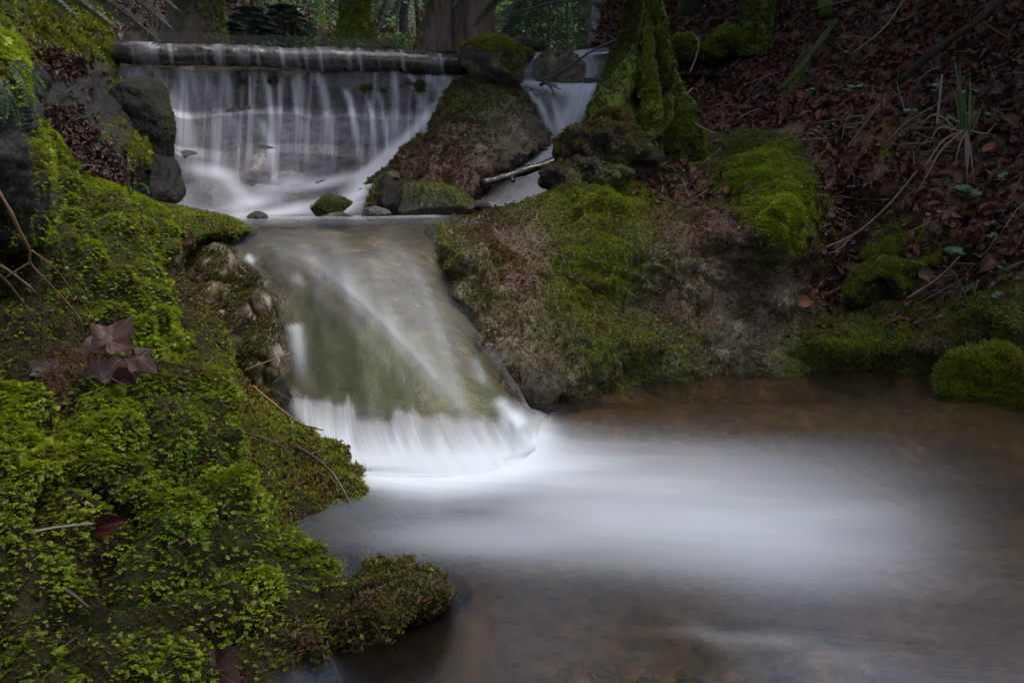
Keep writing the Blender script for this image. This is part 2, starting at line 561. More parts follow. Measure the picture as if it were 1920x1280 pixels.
M['soil'] = rock_mat('moss_soil', (0.008, 0.008, 0.003), (0.017, 0.016, 0.005), (0.034, 0.027, 0.011), (0.030, 0.042, 0.008), (0.5, 0.9), 1.5, 0.8, spec=.08)
M['litter'] = rock_mat('litter_soil', (0.012, 0.008, 0.006), (0.030, 0.018, 0.013), (0.06, 0.036, 0.026), (0.03, 0.042, 0.008), (0.5, 0.9), 2.0, 0.9, spec=.1)
M['bed'] = rock_mat('stream_bed', (0.026, 0.018, 0.009), (0.062, 0.042, 0.021), (0.12, 0.084, 0.046), (0.03, 0.034, 0.012), (0.4, 0.8), 0.7, 0.5)
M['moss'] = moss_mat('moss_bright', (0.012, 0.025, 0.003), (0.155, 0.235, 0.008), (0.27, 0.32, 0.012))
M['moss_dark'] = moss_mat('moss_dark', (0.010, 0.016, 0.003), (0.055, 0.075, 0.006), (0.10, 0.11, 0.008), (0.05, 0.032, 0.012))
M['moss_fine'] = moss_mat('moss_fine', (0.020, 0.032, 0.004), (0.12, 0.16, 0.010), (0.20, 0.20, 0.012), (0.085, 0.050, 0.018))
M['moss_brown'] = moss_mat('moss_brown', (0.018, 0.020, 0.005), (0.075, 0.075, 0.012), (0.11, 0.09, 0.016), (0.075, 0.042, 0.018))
M['leaf'] = leaf_mat('beech_litter', [(0.0, (0.026, 0.010, 0.006)), (0.25, (0.060, 0.019, 0.009)), (0.45, (0.036, 0.017, 0.012)), (0.6, (0.14, 0.036, 0.010)), (0.68, (0.055, 0.020, 0.011)), (0.86, (0.085, 0.042, 0.028)), (1.0, (0.020, 0.010, 0.008))], 0.42)
M['wetleaf'] = leaf_mat('wet_maple_leaf', [(0.0, (0.018, 0.011, 0.010)), (0.5, (0.042, 0.018, 0.013)), (1.0, (0.022, 0.015, 0.016))], 0.45, spec=0.14)
M['redleaf'] = leaf_mat('red_leaf', [(0.0, (0.020, 0.005, 0.004)), (1.0, (0.030, 0.007, 0.005))], 0.3)
M['fern'] = leaf_mat('fern_green', [(0.0, (0.030, 0.070, 0.016)), (0.5, (0.045, 0.095, 0.022)), (1.0, (0.028, 0.060, 0.022))], 0.3, trans=0.3)
M['herb'] = leaf_mat('herb_green', [(0.0, (0.06, 0.125, 0.065)), (0.5, (0.085, 0.16, 0.085)), (1.0, (0.05, 0.11, 0.06))], 0.35, trans=0.3)
M['grass'] = leaf_mat('grass_green', [(0.0, (0.03, 0.07, 0.014)), (0.5, (0.048, 0.09, 0.014)), (1.0, (0.03, 0.065, 0.02))], 0.4, trans=0.35)
M['straw'] = plain('straw', (0.065, 0.045, 0.026), 0.6, 0.4, 60, 0.2)
M['needle'] = leaf_mat('fir_needle', [(0.0, (0.04, 0.085, 0.05)), (0.5, (0.06, 0.11, 0.065)), (1.0, (0.035, 0.07, 0.045))], 0.35, trans=0.2)
M['bush'] = leaf_mat('undergrowth', [(0.0, (0.07, 0.15, 0.035)), (0.5, (0.12, 0.21, 0.045)), (1.0, (0.06, 0.12, 0.045))], 0.4, trans=0.35)
M['crown'] = leaf_mat('canopy_leaf', [(0.0, (0.05, 0.09, 0.02)), (1.0, (0.07, 0.11, 0.025))], 0.5, trans=0.25)
M['bark'] = bark_mat('dark_bark', (0.008, 0.007, 0.006), (0.036, 0.030, 0.023), amount=0.25)
M['bark_moss'] = bark_mat('mossy_bark', (0.022, 0.020, 0.010), (0.075, 0.065, 0.040), (0.062, 0.088, 0.010), amount=0.75)
M['bark_pale'] = bark_mat('pale_bark', (0.06, 0.055, 0.042), (0.20, 0.185, 0.15), (0.07, 0.095, 0.012), amount=0.42)
M['bark_root'] = bark_mat('root_bark', (0.012, 0.012, 0.006), (0.05, 0.045, 0.028), (0.032, 0.046, 0.007), amount=0.55)
M['bark_red'] = bark_mat('red_bark', (0.050, 0.036, 0.028), (0.20, 0.155, 0.12), amount=0.2)
M['bark_rot'] = bark_mat('rotten_wood', (0.006, 0.005, 0.004), (0.030, 0.020, 0.014), (0.035, 0.045, 0.008), amount=0.35, rough=0.6, vs=(9, 9, 9))
M['twig'] = plain('twig_bark', (0.035, 0.024, 0.018), 0.45, 0.5, 80)
M['twig_red'] = plain('red_twig', (0.13, 0.065, 0.038), 0.5, 0.4, 80)
M['twig_grey'] = plain('grey_twig', (0.10, 0.085, 0.072), 0.5, 0.5, 80)
b_ = NB('wet_log'); n_ = b_.noise(b_.obj(), 18, 5, .6)
M['wetlog'] = b_.done(b_.n('ShaderNodeBsdfPrincipled', None, Base_Color=b_.ramp(n_, [(.3, (.008, .006, .005)), (.7, (.032, .025, .021))]), Roughness=b_.mapr(n_, .3, .7, .12, .4), Coat_Weight=0.12, Coat_Roughness=0.1, Normal=b_.bump(n_, .4, .02)).outputs[0])
M['w_pool'] = water_mat('pool_water', (0.72, 0.62, 0.46), (0.68, 0.74, 0.81), 0.25, (10, 2), 0.10, 0.04, 0.13, 4.0)
M['w_slab'] = water_mat('cascade_water', (0.86, 0.83, 0.72), (0.58, 0.62, 0.67), 0.22, (60, 1.2), 0.55, 0.10, 0.45, 6.0)
M['w_fall'] = water_mat('veil_water', (0.93, 0.92, 0.90), (0.56, 0.57, 0.65), 0.2, (95, 1.1), 0.75, 0.12, 0.35, 6.0, 0.85)
M['w_chute'] = water_mat('chute_water', (0.88, 0.86, 0.80), (0.56, 0.58, 0.64), 0.18, (26, 1.4), 0.75, 0.15, 1.0, 8.0)
# ---------------------------------------------------------------- terrain and water
def relief(u0, u1, v0, v1, step, Df, poly=None, rpx=30, rd=0.15, back=1.5, disp=None):
    us = np.arange(u0, u1 + .1, step); vs = np.arange(v0, v1 + .1, step)
    U, V = np.meshgrid(us, vs); D = Df(U, V)
    if poly is not None:
        s = sdf(U, V, poly)
        t = np.clip(1 - s / rpx, 0, 1)
        D = D + rd * (1 - np.sqrt(np.clip(1 - t * t, 0, 1)))
        D = D + back * np.clip(-s / (3 * step), 0, 1.4)
        keep = s > -3.9 * step
    else:
        s = np.full(U.shape, 999.0); keep = np.ones(U.shape, bool)
    G = P(U, V, np.clip(D, .4, 60)); N = grid_normals(G)
    if disp is not None:
        G = G + N * (disp(G, U, V) * (s > -step))[..., None]
        N = grid_normals(G)
    return dict(G=G, N=N, U=U, V=V, s=s, keep=keep, F=grid_faces(*U.shape, keep), D=D)


def put(R, name, mat, moss=None, debris=None, **tg):
    sh = R['U'].shape
    a = np.zeros((*sh, 3))
    if moss is not None: a[..., 0] = moss
    if debris is not None: a[..., 1] = debris
    o = build(name, R['G'], R['F'], mat, None, {'paint': a.reshape(-1, 3)}, origin=(0, 0, 0))
    tag(o, **tg); return o


# ---- lower pool
xs = np.arange(-1.7, 5.2, 0.022); ys = np.arange(0.25, 4.5, 0.018)
X, Y = np.meshgrid(xs, ys)
W = np.stack([X, Y, 0 * X], -1)
pu, pv = proj(W)
warp = 26 * fbm(np.stack([X * 1.5, Y * 5, 0 * X], -1), 0.6, 3, 3)
foam_pts = [(1010, 795, .85), (1060, 800, .7), (1100, 818, .6), (1200, 806, .14), (1100, 778, .02), (1300, 795, .06), (1500, 795, .08), (1700, 795, .06), (1900, 790, .03), (1200, 750, 0), (1400, 730, 0), (1600, 730, 0), (1800, 750, .0),
  (640, 800, .6), (700, 860, .8), (800, 880, 1.0), (950, 860, 1.05), (1050, 850, 1.0), (1150, 850, .78), (1250, 845, .55), (1400, 840, .26), (1550, 840, .18), (1700, 840, .10), (1880, 850, .02),
  (720, 900, .5), (800, 912, .7), (900, 905, .9), (1000, 900, .95), (1150, 900, .84), (1300, 900, .66), (1450, 900, .44), (1600, 900, .36), (1750, 900, .18), (1900, 900, .02),
  (640, 960, .0), (700, 940, .03), (780, 947, .06), (870, 947, .10), (960, 945, .45), (1100, 950, .76), (1250, 950, .74), (1400, 950, .66), (1550, 950, .55), (1700, 950, .30), (1850, 950, .05),
  (620, 1010, 0), (690, 1000, .10), (800, 1000, .4), (950, 1000, .6), (1100, 1000, .72), (1250, 1000, .70), (1400, 1000, .62), (1550, 1000, .48), (1700, 1000, .28), (1850, 1000, .05),
  (640, 1040, 0), (720, 1035, .05), (800, 1042, .26), (950, 1042, .42), (1100, 1042, .5), (1300, 1042, .48), (1500, 1042, .38), (1650, 1042, .24), (1850, 1050, .04),
  (800, 1085, .03), (1000, 1085, .05), (1200, 1085, .07), (1400, 1092, .12), (1600, 1090, .10), (1850, 1090, .02),
  (700, 1150, 0), (900, 1140, 0), (1100, 1140, 0), (1300, 1150, .02), (1500, 1150, .05), (1700, 1150, .04), (1900, 1150, 0), (900, 1230, 0), (1200, 1250, 0), (1500, 1270, 0), (1800, 1250, 0)]
ff = field(foam_pts, (95, 24))
qu, qv = pu + 1.5 * warp, pv + .55 * warp
foam = blobs([(930, 868, 170, 34, 0, .62), (820, 884, 140, 26, 4, .42), (1010, 850, 130, 34, 0, .40), (1130, 905, 260, 62, 2, .46), (1330, 955, 330, 66, 3, .44), (1120, 985, 330, 50, 2, .36), (1500, 990, 330, 84, 4, .30), (880, 1012, 170, 34, 2, .30), (1300, 860, 260, 30, 3, .12), (1600, 945, 280, 84, 2, .18), (1350, 1050, 380, 34, 2, .12), (1550, 1090, 320, 46, 4, .13), (1560, 860, 300, 40, 2, .06), (860, 944, 110, 20, 2, -.22), (1250, 930, 130, 14, 3, -.10), (1450, 1010, 150, 12, 3, .08), (1330, 1030, 440, 90, 6, .10), (690, 852, 60, 26, 10, .35)])(qu, qv)
d0, _ = seg_dist(pu, pv, [(600, 790), (640, 830), (700, 868), (760, 888), (820, 896), (890, 884), (950, 862), (995, 830)], False)
foam = .80 * foam + 1.1 * np.exp(-(d0 / 40) ** 2) + .7 * np.exp(-((qu - 930) / 130) ** 2 - ((qv - 878) / 26) ** 2)
foam = 1.12 * (1 - np.exp(-1.05 * np.clip(foam, 0, None)))
foam = foam * (.34 + .66 * sstep(1960, 1400, qu)) * sstep(2080, 1640, qu)
foam = foam * (1 + .14 * fbm(np.stack([X * .9, Y * 2.6, 0 * X], -1), .35, 3, 14))
foam += blobs([(1400, 1203, 170, 13, 8, .10), (1320, 1186, 80, 14, 28, .09), (1530, 1224, 120, 16, 12, .10), (1215, 1240, 24, 40, -30, .05), (1400, 1160, 150, 22, 4, .04)])(pu, pv + .8 * warp) * (.7 + .8 * fbm(np.stack([X * 2, Y * 7, 0 * X], -1), .3, 3, 24))  # highlight streaks on the near water, painted in through the foam amount
Wz = 0.004 * fbm(W, 0.5, 3, 5)  + 0.022 * np.exp(-(((pu - 1000) / 80) ** 2 + ((pv - 820) / 30) ** 2))
dft, _ = seg_dist(pu, pv, [(600, 775), (640, 812), (700, 850), (760, 870), (820, 876), (890, 866), (950, 842), (985, 812), (1004, 790)], False)
W[..., 2] = Wz
flow = np.stack([Y * .8 + .15 * X, X * .7, 1 + 0 * X], -1)
water = build('water', W, grid_faces(*X.shape), M['w_pool'], None, {'foam': foam.ravel(), 'flow': flow.reshape(-1, 3)}, origin=(0, 0, 0))
tag(water, 'calm lower pool with milky white foam drifting out from the cascade', None, None, 'structure')

xs = np.arange(-2.5, 6.5, 0.05); ys = np.arange(0.0, 5.2, 0.05)
X, Y = np.meshgrid(xs, ys); B = np.stack([X, Y, 0 * X], -1)
bu, bv = proj(B)
B[..., 2] = -0.24 + 0.05 * fbm(B, .6, 4, 8) + 0.16 * np.exp(-(((bu - 1400) / 260) ** 2 + ((bv - 1235) / 60) ** 2)) + 0.13 * np.exp(-(((bu - 760) / 240) ** 2 + ((bv - 1200) / 90) ** 2)) + 0.20 * np.exp(-(((bv - 745) / 50) ** 2)) * (bu > 980)
B[..., 2] += .22 * np.exp(-(((bu - 640) / 60) ** 2 + ((bv - 1045) / 40) ** 2)) + .22 * np.exp(-(((bu - 885) / 60) ** 2 + ((bv - 1115) / 45) ** 2))
B[..., 2] = np.minimum(B[..., 2], -0.025)
bed = build('stream_bed', B, grid_faces(*X.shape), M['bed'], None, {'paint': np.zeros((X.size, 3))}, origin=(0, 0, 0))
tag(bed, 'brown stony bed under the pool water', None, None, 'structure')

# ---- lower cascade: a bulging slab with a film of water over it
cc = [[(250, 404, 4.85), (290, 420, 4.0), (330, 440, 3.72), (350, 520, 3.42), (400, 620, 3.18), (440, 720, 3.0), (470, 820, 2.80)],
      [(350, 404, 4.85), (400, 419, 3.95), (430, 438, 3.62), (448, 500, 3.34), (470, 600, 3.12), (500, 700, 2.92), (535, 830, 2.68)],
      [(430, 404, 4.85), (465, 417, 3.95), (490, 432, 3.6), (540, 500, 3.26), (565, 600, 3.02), (585, 740, 2.72), (610, 860, 2.44), (612, 960, 2.54)],
      [(510, 404, 4.85), (550, 415, 3.98), (580, 427, 3.64), (640, 480, 3.26), (684, 590, 2.93), (705, 750, 2.60), (722, 880, 2.36), (724, 970, 2.44)],
      [(600, 404, 4.85), (640, 412, 4.0), (670, 422, 3.7), (732, 480, 3.28), (794, 590, 2.94), (835, 750, 2.58), (850, 880, 2.36), (852, 970, 2.44)],
      [(700, 404, 4.85), (735, 409, 4.1), (765, 417, 3.78), (806, 480, 3.40), (868, 605, 3.02), (926, 735, 2.70), (962, 855, 2.46), (966, 950, 2.54)],
      [(790, 404, 4.85), (812, 406, 4.2), (828, 414, 3.86), (848, 490, 3.54), (908, 620, 3.16), (966, 735, 2.84), (998, 838, 2.58), (1002, 930, 2.68)],
      [(880, 404, 4.85), (880, 405, 4.3), (872, 414, 4.0), (862, 500, 3.85), (912, 620, 3.58), (985, 735, 3.14), (1030, 830, 2.94), (1034, 920, 3.0)]]
L = loft([P(*np.array(c).T) for c in cc], 190, 170)
LN = grid_normals(L); LN = LN * np.where(LN[..., 2:] < 0, -1, 1); lu, lv = proj(L)
AL, AC = np.meshgrid(np.linspace(0, 1, 190), np.linspace(0, 1, 170), indexing='ij')
face = sstep(425, 470, lv)
rk = L - LN * (0.02 + 0.03 * (1 - face))[..., None]
ub = np.interp(lv, [430, 455, 500, 560, 640, 740, 860], [392, 415, 474, 522, 540, 520, 500]) + 10 * vn(np.stack([lv / 18, 0 * lv, 0 * lv], -1), 31)
dry = sstep(16, -34, lu - ub) * face
lump = billow(L, .16, 3, 4)
rk = rk + LN * (fbm(L, .22, 5, 2) * .022 + dry * (lump - .55) * .07 + dry * .03 + fbm(L, .05, 3, 6) * .006)[..., None]
mossf = .04 + blobs([(700, 590, 150, 110, 35, .35), (650, 690, 90, 70, 20, .75), (560, 560, 40, 30, 0, .4), (820, 700, 60, 90, -30, .5), (600, 640, 40, 70, 0, .45), (740, 740, 160, 30, 0, .6), (880, 600, 30, 130, -35, .35), (480, 650, 40, 50, 0, .55), (400, 480, 40, 50, 0, .4), (430, 560, 30, 40, 0, .35), (930, 760, 40, 70, -30, .6)])(lu, lv)
slab = build('rock_ledge', rk, grid_faces(190, 170), M['slab'], None, {'paint': np.stack([np.clip(mossf, 0, .9), 0 * lu, 0 * lu], -1).reshape(-1, 3)}, origin=(0, 0, 0))
tag(slab, 'rounded limestone ledge under the lower cascade', None, None, 'structure')


def strand(u, v, pts, w, amt, t0=.12, t1=.25):
    d, t = seg_dist(u, v, pts, False)
    return amt * np.exp(-(d / w) ** 2) * sstep(0, t0, t) * sstep(1.001, 1 - t1, t)


sn = .5 + .5 * vn(np.stack([AC * 17, AL * 1.1, 0 * AC], -1), 21); sn2 = .5 + .5 * vn(np.stack([AC * 44, AL * 1.6, 0 * AC], -1), 22)
vb = np.interp(lu, [480, 530, 560, 600, 640, 680, 720, 760, 800, 850, 900, 935, 965, 990], [742, 738, 742, 748, 736, 742, 766, 764, 762, 766, 770, 778, 790, 800])
jag = 44 * np.abs(vn(np.stack([lu / 40, 0 * lu, 0 * lu], -1), 3)) + 13 * np.abs(vn(np.stack([lu / 15, 0 * lu, 0 * lu], -1), 5))
e = lv - (vb - 14 + jag)
fo = sstep(0, 26, e) * (0.30 + 0.62 * sstep(0, 120, e)) * sstep(470, 540, lu)
for off_, w_, a_ in [(-18, 9, .15), (-2, 8, .26), (12, 13, .17), (32, 22, .09), (-44, 16, .06), (58, 14, .06)]:
    fo += strand(lu, lv, [(a + off_ * .75, c - off_ * .6) for a, c in [(470, 440), (590, 490), (680, 560), (770, 650), (850, 740), (930, 850)]], w_, a_ * (.7 + .6 * sn2), .35, .35)
fo += strand(lu, lv, [(680, 450), (740, 500), (820, 590), (900, 700)], 34, .13, .3, .4)
fo += strand(lu, lv, [(556, 606), (562, 650), (570, 730)], 12, .5, .05, .6)
fo += strand(lu, lv, [(462, 478), (482, 496)], 7, .55, .3, .4) + strand(lu, lv, [(545, 515), (575, 532)], 9, .22, .4, .4)
fo += strand(lu, lv, [(928, 742), (950, 775), (985, 810)], 13, .6, .25, .2) + strand(lu, lv, [(950, 760), (985, 800), (1010, 850)], 20, .45, .3, .1) + strand(lu, lv, [(880, 660), (915, 730)], 8, .2, .4, .4)
fo += strand(lu, lv, [(860, 590), (940, 690), (990, 770)], 8, .06, .3, .3)
plate = sstep(432, 416, lv)
fo += face * (.0 + .19 * np.clip(sn * .65 + sn2 * .35 - .42, 0, 1)) * sstep(440, 520, lv)
fo += plate * (.05 + .28 * strand(lu, lv, [(380, 409), (520, 407), (700, 405), (860, 403)], 5, 1.0, .05, .1))
fo *= (1 - .9 * sstep(.3, .8, dry)) * np.maximum(sstep(1.0, .88, AC), sstep(760, 800, lv))
fo += .10 * dry * face * sstep(430, 470, lu)
wl = L + LN * (0.004 * fbm(np.stack([AC * 12, AL * 3, 0 * AC], -1), 1, 3, 2) + 0.004 - .03 * sstep(.3, .8, dry) - .045 * sstep(.86, .97, AC) * face * sstep(800, 740, lv))[..., None]
zo = wl[..., 2].copy(); zs = .028 * np.log1p(np.exp(np.clip(zo / .028, -30, 30))) + .006
wl[..., 1] -= np.clip(zs - zo, 0, .16) * 1.4 * (1 - sstep(.86, .97, AC)); zs = zs - .016 * sstep(-.0, -.10, zo); wl[..., 2] = np.where(zo < .12, zs, wl[..., 2])
fo = fo + .14 * sstep(.10, .0, zo) * sstep(500, 560, lu); fo = np.minimum(fo, .96)
e = e * sstep(.02, .09, zo)
cas = build('water', wl, grid_faces(190, 170), M['w_slab'], None, {'foam': np.clip(fo, 0, 1.1).ravel(), 'flow': np.stack([AC, AL, sstep(-10, 30, e)], -1).reshape(-1, 3)}, origin=(0, 0, 0))
tag(cas, 'thin smooth water sliding over the lower ledge into white falls', None, None, 'structure')

# ---- upper weir wall, its apron and the veil of falling water
def weir_D(U, V, lumps=True):
    nz = np.stack([U / 60, 0 * U, 0 * V], -1)
    Dt = 5.47 + (U - 200) / 665 * .45
    w1 = 10 * vn(nz, 1); w2 = 9 * vn(nz + 5, 2); w3 = 12 * vn(nz + 9, 3)
    sk = (U - 200) * .02
    led = .07 * sstep(118 + sk + w1, 128 + sk + w1, V) + .13 * sstep(198 + w2 + sk, 212 + w2 + sk, V) + .10 * sstep(280 + w3, 296 + w3, V) + .0003 * np.clip(V - 120, 0, 300)
    led -= .05 * sstep(165, 195, V - w1) * sstep(214, 200, V - w2)
    D = Dt - led
    vf = np.interp(U, [180, 330, 400, 470, 560, 620, 660, 700, 760, 820, 865, 920], [375, 350, 335, 345, 352, 335, 312, 282, 240, 188, 148, 140])
    t = np.clip((V - vf) / (396 - vf), 0, 1.6)
    Df = D
    D = Df + (4.72 - Df) * np.clip(t, 0, 1) - .5 * np.clip(t - 1, 0, 1)
    D = D - blobs([(395, 352, 48, 30, 0, .22), (632, 368, 48, 20, -10, .13), (690, 352, 40, 16, -30, .10), (440, 388, 40, 14, 0, .10), (540, 350, 30, 18, 0, .10), (475, 330, 50, 40, 0, .10), (790, 215, 36, 30, -40, .12), (750, 262, 30, 24, -40, .08)])(U, V)
    if lumps:
        D = D - blobs([(455, 150, 24, 24, 0, .05), (512, 152, 18, 26, 0, .045), (722, 182, 20, 26, 10, .09), (690, 172, 22, 24, 0, .06), (790, 165, 14, 22, 0, .06), (650, 160, 26, 18, 0, .06), (762, 152, 20, 16, 0, .08)])(U, V)
    return D


Rw = relief(150, 930, 96, 436, 3.2, lambda U, V: weir_D(U, V), None, disp=lambda G, U, V: (fbm(G, .16, 5, 12) * .05 + (billow(G * np.array([.5, 1, 1.6]), .12, 3, 7) - .6) * .06) * (1 - .72 * sstep(-20, 30, V - np.interp(U, [180, 330, 400, 470, 560, 620, 660, 700, 760, 820, 865, 920], [375, 350, 335, 345, 352, 335, 312, 282, 240, 188, 148, 140]))))
wm = blobs([(455, 150, 24, 24, 0, .9), (512, 152, 20, 26, 0, .6), (722, 182, 22, 28, 10, 1.), (690, 172, 26, 26, 0, .8), (790, 165, 16, 24, 0, .9), (840, 215, 30, 30, 0, .4), (250, 90, 1, 1, 0, 0)])(Rw['U'], Rw['V'])
weir = empty('weir', P(530, 380, 5.3)); tag(weir, 'natural rock weir with a smooth dark lip behind the upper waterfall', 'weir')
weir['_base'] = [float(x) for x in weir.location]
build('rock_wall', Rw['G'], Rw['F'], M['weir'], weir, {'paint': np.stack([wm, 0 * wm, 0 * wm], -1).reshape(-1, 3)})
lip = [P(u, v, D) for u, v, D in [(186, 100, 5.34), (240, 100, 5.36), (330, 102, 5.42), (450, 106, 5.5), (560, 109, 5.58), (680, 114, 5.68), (790, 118, 5.77), (880, 122, 5.86)]]
V_, q_, t_ = tube(lip, [.064, .062, .064, .063, .064, .061, .058, .054], 26, 200, .026, .30, 5)
build('lip', V_, [q_, t_], M['wetlog'], weir)
V2_, q2_, t2_ = tube(lip, [.069, .067, .069, .068, .069, .066, .063, .059], 40, 420, .026, .30, 5, cap=False)
lu2, lv2 = proj(V2_)
fl2 = .035 + .9 * np.clip(vn(np.stack([(lu2 - .15 * lv2) / 9, 0 * lu2, 0 * lu2], -1), 41) - .25, 0, 1) + .5 * np.clip(vn(np.stack([lu2 / 34, 0 * lu2, 0 * lu2], -1), 42) - .2, 0, 1)
lf_ = build('waterfall', V2_, q2_, M['w_fall'], None, {'foam': np.clip(fl2 * .62, 0, .5), 'flow': np.stack([lu2 / 700, lv2 / 320, .6 + 0 * lu2], -1)}, origin=(0, 0, 0)); tag(lf_, 'thin film of water creeping over the dark weir lip', None, None, 'structure')

def veil(U, V):
    D = weir_D(U, V, False) - .045
    return np.minimum.accumulate(D, axis=0) - .012 * fbm(np.stack([U / 30, V / 200, 0 * U], -1), 1, 2, 3)
Rv = relief(176, 905, 112, 420, 2.6, veil, None)
U, V = Rv['U'], Rv['V']
def S(pts, w, a, t0=.15, t1=.75):
    (u0, v0), (u1, v1) = pts[-2], pts[-1]; k = 45 / max(abs(v1 - v0), 1)
    return strand(U, V, pts + [(u1 + (u1 - u0) * k * .6, v1 + 45)], w, a, t0, t1)
vfU = np.interp(U, [180, 330, 400, 470, 560, 620, 660, 700, 760, 820, 865, 920], [375, 350, 335, 345, 352, 335, 312, 282, 240, 188, 148, 140])
fv = (.085 + .05 * vn(np.stack([U / 26, V / 400, 0 * U], -1), 18)) * (1 - .75 * sstep(-20, 25, V - vfU)) + .04 * fbm(np.stack([U / 40, V / 60, 0 * U], -1), 1, 3, 1)
for (pts, w, a) in [([(248, 108), (258, 130), (268, 168)], 13, .55), ([(222, 112), (240, 140), (250, 170)], 10, .3), ([(290, 112), (297, 140), (303, 185)], 9, .42),
    ([(333, 116), (343, 150), (352, 205)], 7, .6), ([(352, 118), (364, 150), (372, 205)], 10, .5), ([(378, 118), (390, 160), (396, 205)], 10, .38), ([(420, 124), (428, 160), (432, 208)], 8, .48),
    ([(468, 128), (469, 170), (468, 212)], 3, .5), ([(494, 128), (504, 170), (510, 230), (512, 330)], 6, .75), ([(524, 140), (526, 220)], 4, .45), ([(552, 120), (563, 160), (568, 215)], 9, .42),
    ([(548, 140), (556, 210)], 4, .4), ([(588, 128), (604, 160), (618, 230), (626, 300)], 8, .62), ([(622, 90), (632, 112), (636, 130)], 4, .5), ([(644, 160), (656, 190), (668, 250), (674, 295)], 6, .9), ([(690, 180), (698, 220), (704, 285)], 5, .62), ([(706, 160), (716, 200), (724, 275)], 5, .35),
    ([(724, 215), (726, 275)], 3, .55), ([(738, 120), (744, 180), (744, 260)], 5, .42), ([(762, 132), (778, 158), (788, 185)], 6, .62), ([(796, 132), (812, 150), (824, 172)], 9, .55), ([(822, 132), (836, 150), (842, 168)], 10, .45),
    ([(300, 175), (326, 205), (350, 255), (372, 320)], 17, .75), ([(280, 172), (318, 180), (338, 240), (362, 320)], 26, .40), ([(488, 222), (504, 260), (514, 325)], 8, .5), ([(532, 218), (540, 300)], 8, .25), ([(566, 215), (576, 300)], 14, .25), ([(606, 215), (612, 300)], 12, .22), ([(400, 210), (412, 300)], 16, .22), ([(440, 212), (446, 290)], 10, .18), ([(350, 205), (356, 250)], 8, .3)]:
    fv = fv + S(pts, w, a)
hair = np.clip(vn(np.stack([(U + .06 * V) / 7.5, V / 260, 0 * U], -1), 8), 0, 1) * sstep(118, 140, V) * sstep(345, 290, V)
fv = fv + .34 * hair + .12 * sstep(200, 222, V) * sstep(330, 240, V)
foot = blobs([(400, 322, 50, 12, 8, .55), (440, 350, 40, 14, 40, .5), (345, 370, 30, 30, 0, .28), (395, 365, 60, 40, 0, .22), (480, 378, 50, 12, -8, .75), (560, 388, 70, 10, -10, .8), (520, 345, 60, 14, -14, .45), (580, 345, 60, 12, -8, .55), (640, 390, 50, 14, -20, .7), (672, 355, 40, 18, -40, .65), (700, 318, 44, 15, -40, .85), (640, 335, 60, 9, -14, .6), (730, 290, 40, 12, -42, .7), (770, 250, 40, 8, -42, .5), (800, 215, 36, 10, -45, .4), (840, 170, 36, 10, -45, .45), (690, 340, 60, 5, -48, .5), (420, 398, 60, 10, 0, .4), (520, 400, 110, 6, -3, .5)])(U, V)
fv = fv + foot
fv = fv * sstep(905, 860, U)
fall = build('waterfall', Rv['G'], Rv['F'], M['w_fall'], None, {'foam': np.clip(fv, 0, 1).ravel(), 'flow': np.stack([(U + .05 * V) / 700, V / 320, 1 - .85 * np.clip(foot * 2.2, 0, 1)], -1).reshape(-1, 3)}, origin=(0, 0, 0))
tag(fall, 'silky upper waterfall dropping in thin veils from the weir', None, None, 'structure')

# ---- pond behind the lip
xs = np.linspace(-4.5, -.16, 60); ys = np.linspace(0, 1, 30)
X, T = np.meshgrid(xs, ys)
y0 = np.interp(X, [-2.6, 0], [5.33, 5.84]); Y = y0 + T * 2.6
Z = 1.775 + 0 * X
pond = build('water', np.stack([X, Y, Z], -1), grid_faces(30, 60), M['w_pool'], None, {'foam': np.full(X.size, .05), 'flow': np.stack([X, Y, 0 * Z], -1).reshape(-1, 3)}, origin=(0, 0, 0))
tag(pond, 'still stream water held behind the weir lip', None, None, 'structure')

# ---- left bank: far lower slope (L1)
L1p = [(250, 392, 3.75), (320, 396, 3.62), (400, 412, 3.55), (470, 432, 3.52), (330, 440, 3.35), (420, 470, 3.42), (370, 520, 3.22), (420, 600, 2.98), (460, 680, 2.86), (480, 735, 2.80), (560, 790, 2.58), (640, 838, 2.42), (690, 885, 2.30), (700, 930, 2.17), (640, 985, 2.0), (700, 1006, DZ(1006)), (640, 1040, DZ(1040, -.06)), (560, 1060, DZ(1060, -.04)),
       (330, 560, 2.95), (400, 680, 2.68), (430, 760, 2.48), (520, 800, 2.42), (600, 860, 2.27), (560, 900, 2.12), (640, 920, 2.14), (480, 860, 2.2), (520, 960, 1.95), (420, 840, 2.3), (350, 700, 2.7), (740, 900, 2.4), (760, 960, 2.25), (250, 600, 3.0), (300, 900, 2.3), (560, 730, 2.95), (680, 820, 2.75)]
f1 = tps(L1p, 1e-4)
poly1 = [(230, 380), (320, 394), (360, 402), (420, 414), (476, 434), (440, 446), (384, 450), (346, 470), (342, 520), (384, 566), (416, 620), (448, 690), (486, 738), (560, 790), (640, 838), (690, 882), (698, 930), (660, 975), (700, 1006), (690, 1022), (560, 1100), (230, 1100)]
R1 = relief(230, 720, 376, 1080, 4, f1, poly1, 26, .10, .9, lambda G, U, V: fbm(G, .2, 4, 31) * .03 + (billow(G, .09, 3, 32) - .6) * .045)
m1 = field([(330, 410, .9), (420, 425, .9), (350, 470, .25), (370, 540, .15), (410, 600, .4), (450, 680, .6), (430, 760, .9), (560, 800, .9), (640, 850, .9), (600, 900, .7), (540, 900, .4), (660, 930, .8), (560, 960, .35), (640, 985, .5), (500, 830, .6), (380, 650, .45)], 40)(R1['U'], R1['V'])
put(R1, 'bank', M['soil'], m1 * .8, .55 * (1 - m1), label='mossy bank sloping to the foot of the lower cascade', kind='structure')

